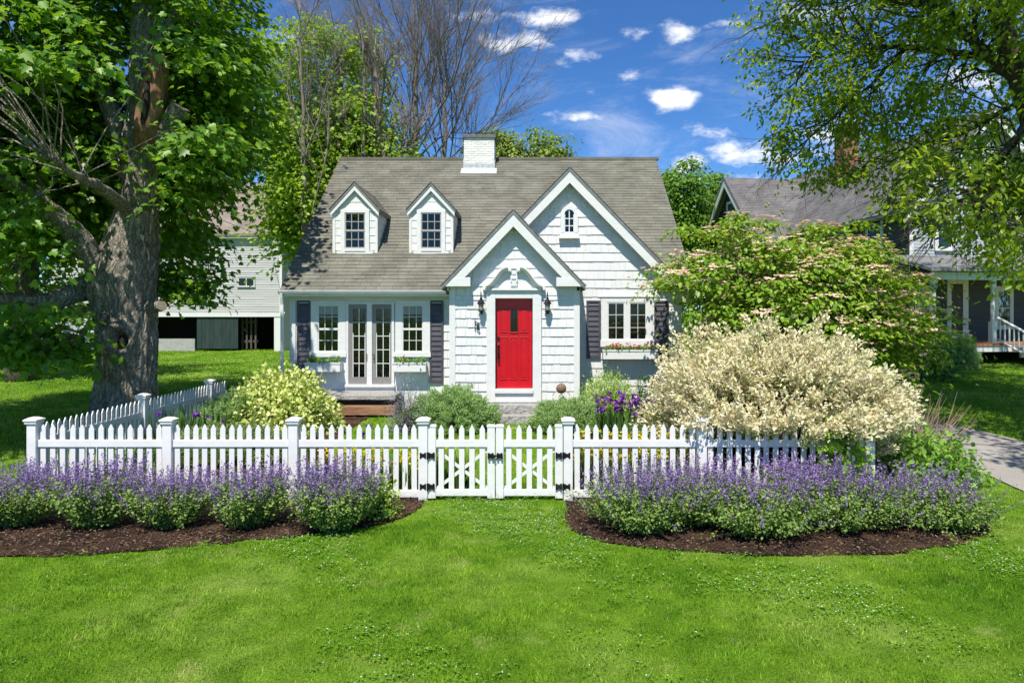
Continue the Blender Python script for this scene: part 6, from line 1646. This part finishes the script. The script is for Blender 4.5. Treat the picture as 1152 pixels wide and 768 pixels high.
# ---- trees behind
def crown_tree(name, label, base, trunk_top, tr, blobs, nspray, nleaf, size, mat, seed, srad=(.6, 1.2), twist=True, bark=None, allow=None, group='trees behind the houses', shape=BROAD, pw=.33):
    r = np.random.default_rng(seed); t = thing(name, label, 'tree', tuple(base), group); mb = MB(); base = np.asarray(base, float); top = np.asarray(trunk_top, float)
    c = wander(base-[0, 0, .2], top, 14, .12, r); mb.tube(c, np.linspace(tr, tr*.35, 14), 10); sk = list(c[4:])
    for q, rad, _w in blobs:
        s = c[r.integers(5, 12)]; l = wander(s, q, 10, .2, r, .2); mb.tube(l, np.linspace(tr*.35, .03, 10), 6, cap=False); sk += list(l[3:])
    cen = []; w = np.array([b[2] for b in blobs], float); w /= w.sum(); tries = 0
    while len(cen) < nspray and tries < nspray*30:
        tries += 1; q, rad, _w = blobs[r.choice(len(blobs), p=w)]; p = np.asarray(q)+nrmz(r.normal(size=3))*r.random()**pw*np.asarray(rad)
        if allow is None or allow(*proj(p)): cen.append(p)
    cen = np.array(cen); connect(mb, cen, sk, r, .02); mb.build('trunk', bark or BARKD, t, smooth=True)
    pos, d, nn = spray(cen, r, nleaf, r.uniform(*srad, len(cen)), .4, .22, top-[0, 0, 1.5], .8); leaves('crown', pos, d, nn, size*r.uniform(.7, 1.3, len(pos)), shape, mat, t)
    return t
BRIGHT = leaf_mat('bright_leaf', [(.08, .16, .012), (.13, .225, .018), (.19, .28, .028), (.25, .32, .045)], .45, (1.5, 1.45, .5))
MIDG = leaf_mat('mid_leaf', [(.06, .125, .014), (.09, .175, .022), (.13, .22, .03)], .4, (1.4, 1.4, .6))
YLW = leaf_mat('yellow_leaf', [(.09, .14, .025), (.14, .2, .035), (.2, .24, .05)], .35, (1.3, 1.3, .6))
B = lambda px, py, Y, rx, ry, rz, w=1: (P(px, py, Y), (rx, ry, rz), w)
Yt = 27.0
crown_tree('leafy_tree', 'bright green tree growing behind the left end of the roof', at(385, Yt), P(383, 60, Yt), .34,
    [B(322,215,26,1.0,1.4,1.6,.8), B(310,160,26,1.3,1.6,1.6,.8), B(345,75,Yt,1.9,1.9,2.0,1.1), B(395,150,Yt,1.7,1.6,1.9,1.1), B(340,160,Yt+1,2.2,2,2.2,1.2), B(352,235,Yt-.5,1.3,1.6,1.8,1), B(420,170,Yt,1.2,1.4,1.3,.7), B(326,268,26,.5,1.0,1.0,.4), B(385,60,Yt+1,1.5,1.6,1.2,.6)], 300, 105, .17, BRIGHT, 131, bark=TWIG, allow=lambda x, y: not (x < 318 and y > 185))
crown_tree('leafy_tree', 'round topped tree rising over the roof right of the chimney', at(585, 38), P(585, 160, 38), .3, [B(590,170,38,2.2,2,1.6), B(555,168,38,1.4,1.5,1.0,.6), B(618,178,38,1.0,1.2,.6,.4)], 90, 90, .2, YLW, 132, (.5, .9))
crown_tree('leafy_tree', 'dense green tree behind the right roof edge', at(765, 40), P(765, 205, 40), .3, [B(765,225,40,1.9,2,2.4), B(755,270,40,2.2,2,2.2)], 130, 90, .2, MIDG, 133, (.5, .95))
crown_tree('leafy_tree', 'second green tree left of the grey house, with a pointed crown', at(805, 43), P(803, 210, 43), .3, [B(803,230,43,1.5,1.6,2.2), B(805,275,43,2.2,2,2.4), B(840,265,43,1.3,1.4,1.6)], 130, 90, .2, MIDG, 134, (.45, .85))
crown_tree('leafy_tree', 'low green tree between the pointed tree and the grey house', at(850, 36), P(850, 250, 36), .2, [B(850,262,36,1.6,1.4,1.3)], 50, 90, .18, BRIGHT, 135, (.4, .8))
# the shaded tree line beyond the left lawn
for i, (px, Y, lab) in enumerate([(25, 24, 'stout trunk and dark crown of a tree beyond the maple'), (-60, 34, 'dark tree at the far left edge, beyond the lawn'), (205, 58, 'green tree top behind the barn roof')]):
    X = (px-CX)*Y/FPX; crown_tree('shade_tree', lab, at(px, Y), (X, Y, 7.5), .55 if i == 0 else .3, [((X, Y, 8.2), (3.6, 3.2, 3.6), 1), ((X-1, Y+.5, 4.8), (3.2, 2.5, 1.6), .6)], 90, 90, .22, MIDG, 141+i, (.7, 1.2), group='shaded trees beyond the maple')

def bare_tree(label, px, Y, H, top, rad, seed, nb, lean=0.0, nch=(10, 8, 6), L0=6.0, up=.25, mat=None, ang=.5, fan=(.15, .75), f0=.45):
    """a leader up to the height top, long limbs leaving it from f0 of its height, fine twigs on those"""
    r = np.random.default_rng(seed); b = np.array(at(px, Y, -.1)); t = thing('bare_tree', label, 'tree', tuple(b), 'bare trees behind the roof'); mb = MB(); tips = []
    c = wander(b, b+np.array([lean*top, 0, top]), 20, .05, r); z = np.linspace(0, top, 20); rr = np.where(z < H, rad*(1-.3*z/H), rad*.7*np.maximum(.08, 1-(z-H)/(top-H))); mb.tube(c, rr, 9)
    for k in range(nb):
        f = f0+(.97-f0)*((k+r.random())/nb)**1.3; x = f*19; i = min(int(x), 18); q = c[i]+(c[i+1]-c[i])*(x-i); a = k*2.4+r.uniform(-.4, .4); th = r.uniform(*fan)*(1.15-.45*f)
        grow(mb, tips, q, np.array([math.cos(a)*math.sin(th), .8*math.sin(a)*math.sin(th), math.cos(th)]), L0*r.uniform(.75, 1.1)*(1.25-.75*(f-f0)/(1-f0)), max(rr[i]*.30, .022), 0, len(nch), r, nch, .5, ang, up, .09, (6, 4, 3, 3))
    mb.build('trunk', mat or TWIG, t, smooth=True); return t
bare_tree('bare grey tree with fine upright twigs, its trunk tallest left of the chimney', 464, 29, 9.5, 18, .2, 151, 26, L0=6.6, fan=(.25, .95), f0=.42)
bare_tree('bare tree nearest the chimney, leaning right with thin spreading twigs', 491, 30, 9.5, 14.5, .16, 152, 18, .035, L0=5.4, fan=(.3, .95), f0=.5)
bare_tree('half dead tree with a thick pale trunk and stubby twigs, beside the leafy tree', 434, 26.5, 9.5, 13, .30, 153, 10, -.03, L0=3.2)
bare_tree('twiggy grey tree tangled in front of the bright green tree', 345, 25, 7.0, 14, .15, 154, 9, -.02, L0=5.2, up=.2, fan=(.3, .9), f0=.35)
bare_tree('thin pale bare stems standing between the leafy tree and the roof ridge', 402, 25.5, 8.2, 12.5, .11, 155, 5, .02, (7, 6, 5), L0=3.4)

def far_woods():
    r = np.random.default_rng(171); n = 520; x = r.uniform(-110, 110, n); y = 82+8*np.sin(x*.07)+r.uniform(-6, 6, n); h = 7+2.2*np.sin(x*.21)+1.5*np.sin(x*.53+1)
    c = np.stack([x, y, h*r.random(n)**.7], 1); pos, d, nn = spray(c, r, 70, r.uniform(1.6, 2.8, n), .6, .1, (0, 100, 0), -.6)
    o = leaves('far_woods', pos, d, nn, r.uniform(.3, .6, len(pos)), BROAD, MIDG); tag(o, 'distant green woods along the horizon behind the houses', 'woods', kind='stuff')
far_woods()

# overhead wire from the street to the barn
w = MB(); a, e = np.array([-10.2, 12.0, 7.25]), np.array([-16.0, 41.9, 7.2]); s = np.linspace(0, 1, 40)[:, None]; c = a*(1-s)+e*s; c[:, 2] -= .5*np.sin(s[:, 0]*math.pi)
w.tube(c, .016, 5); o = w.build('overhead_wire', flat('wire_sheath', (.25, .25, .25), .6), smooth=True)
tag(o, 'thin grey overhead wire running through the maple crown to the barn', 'cable')
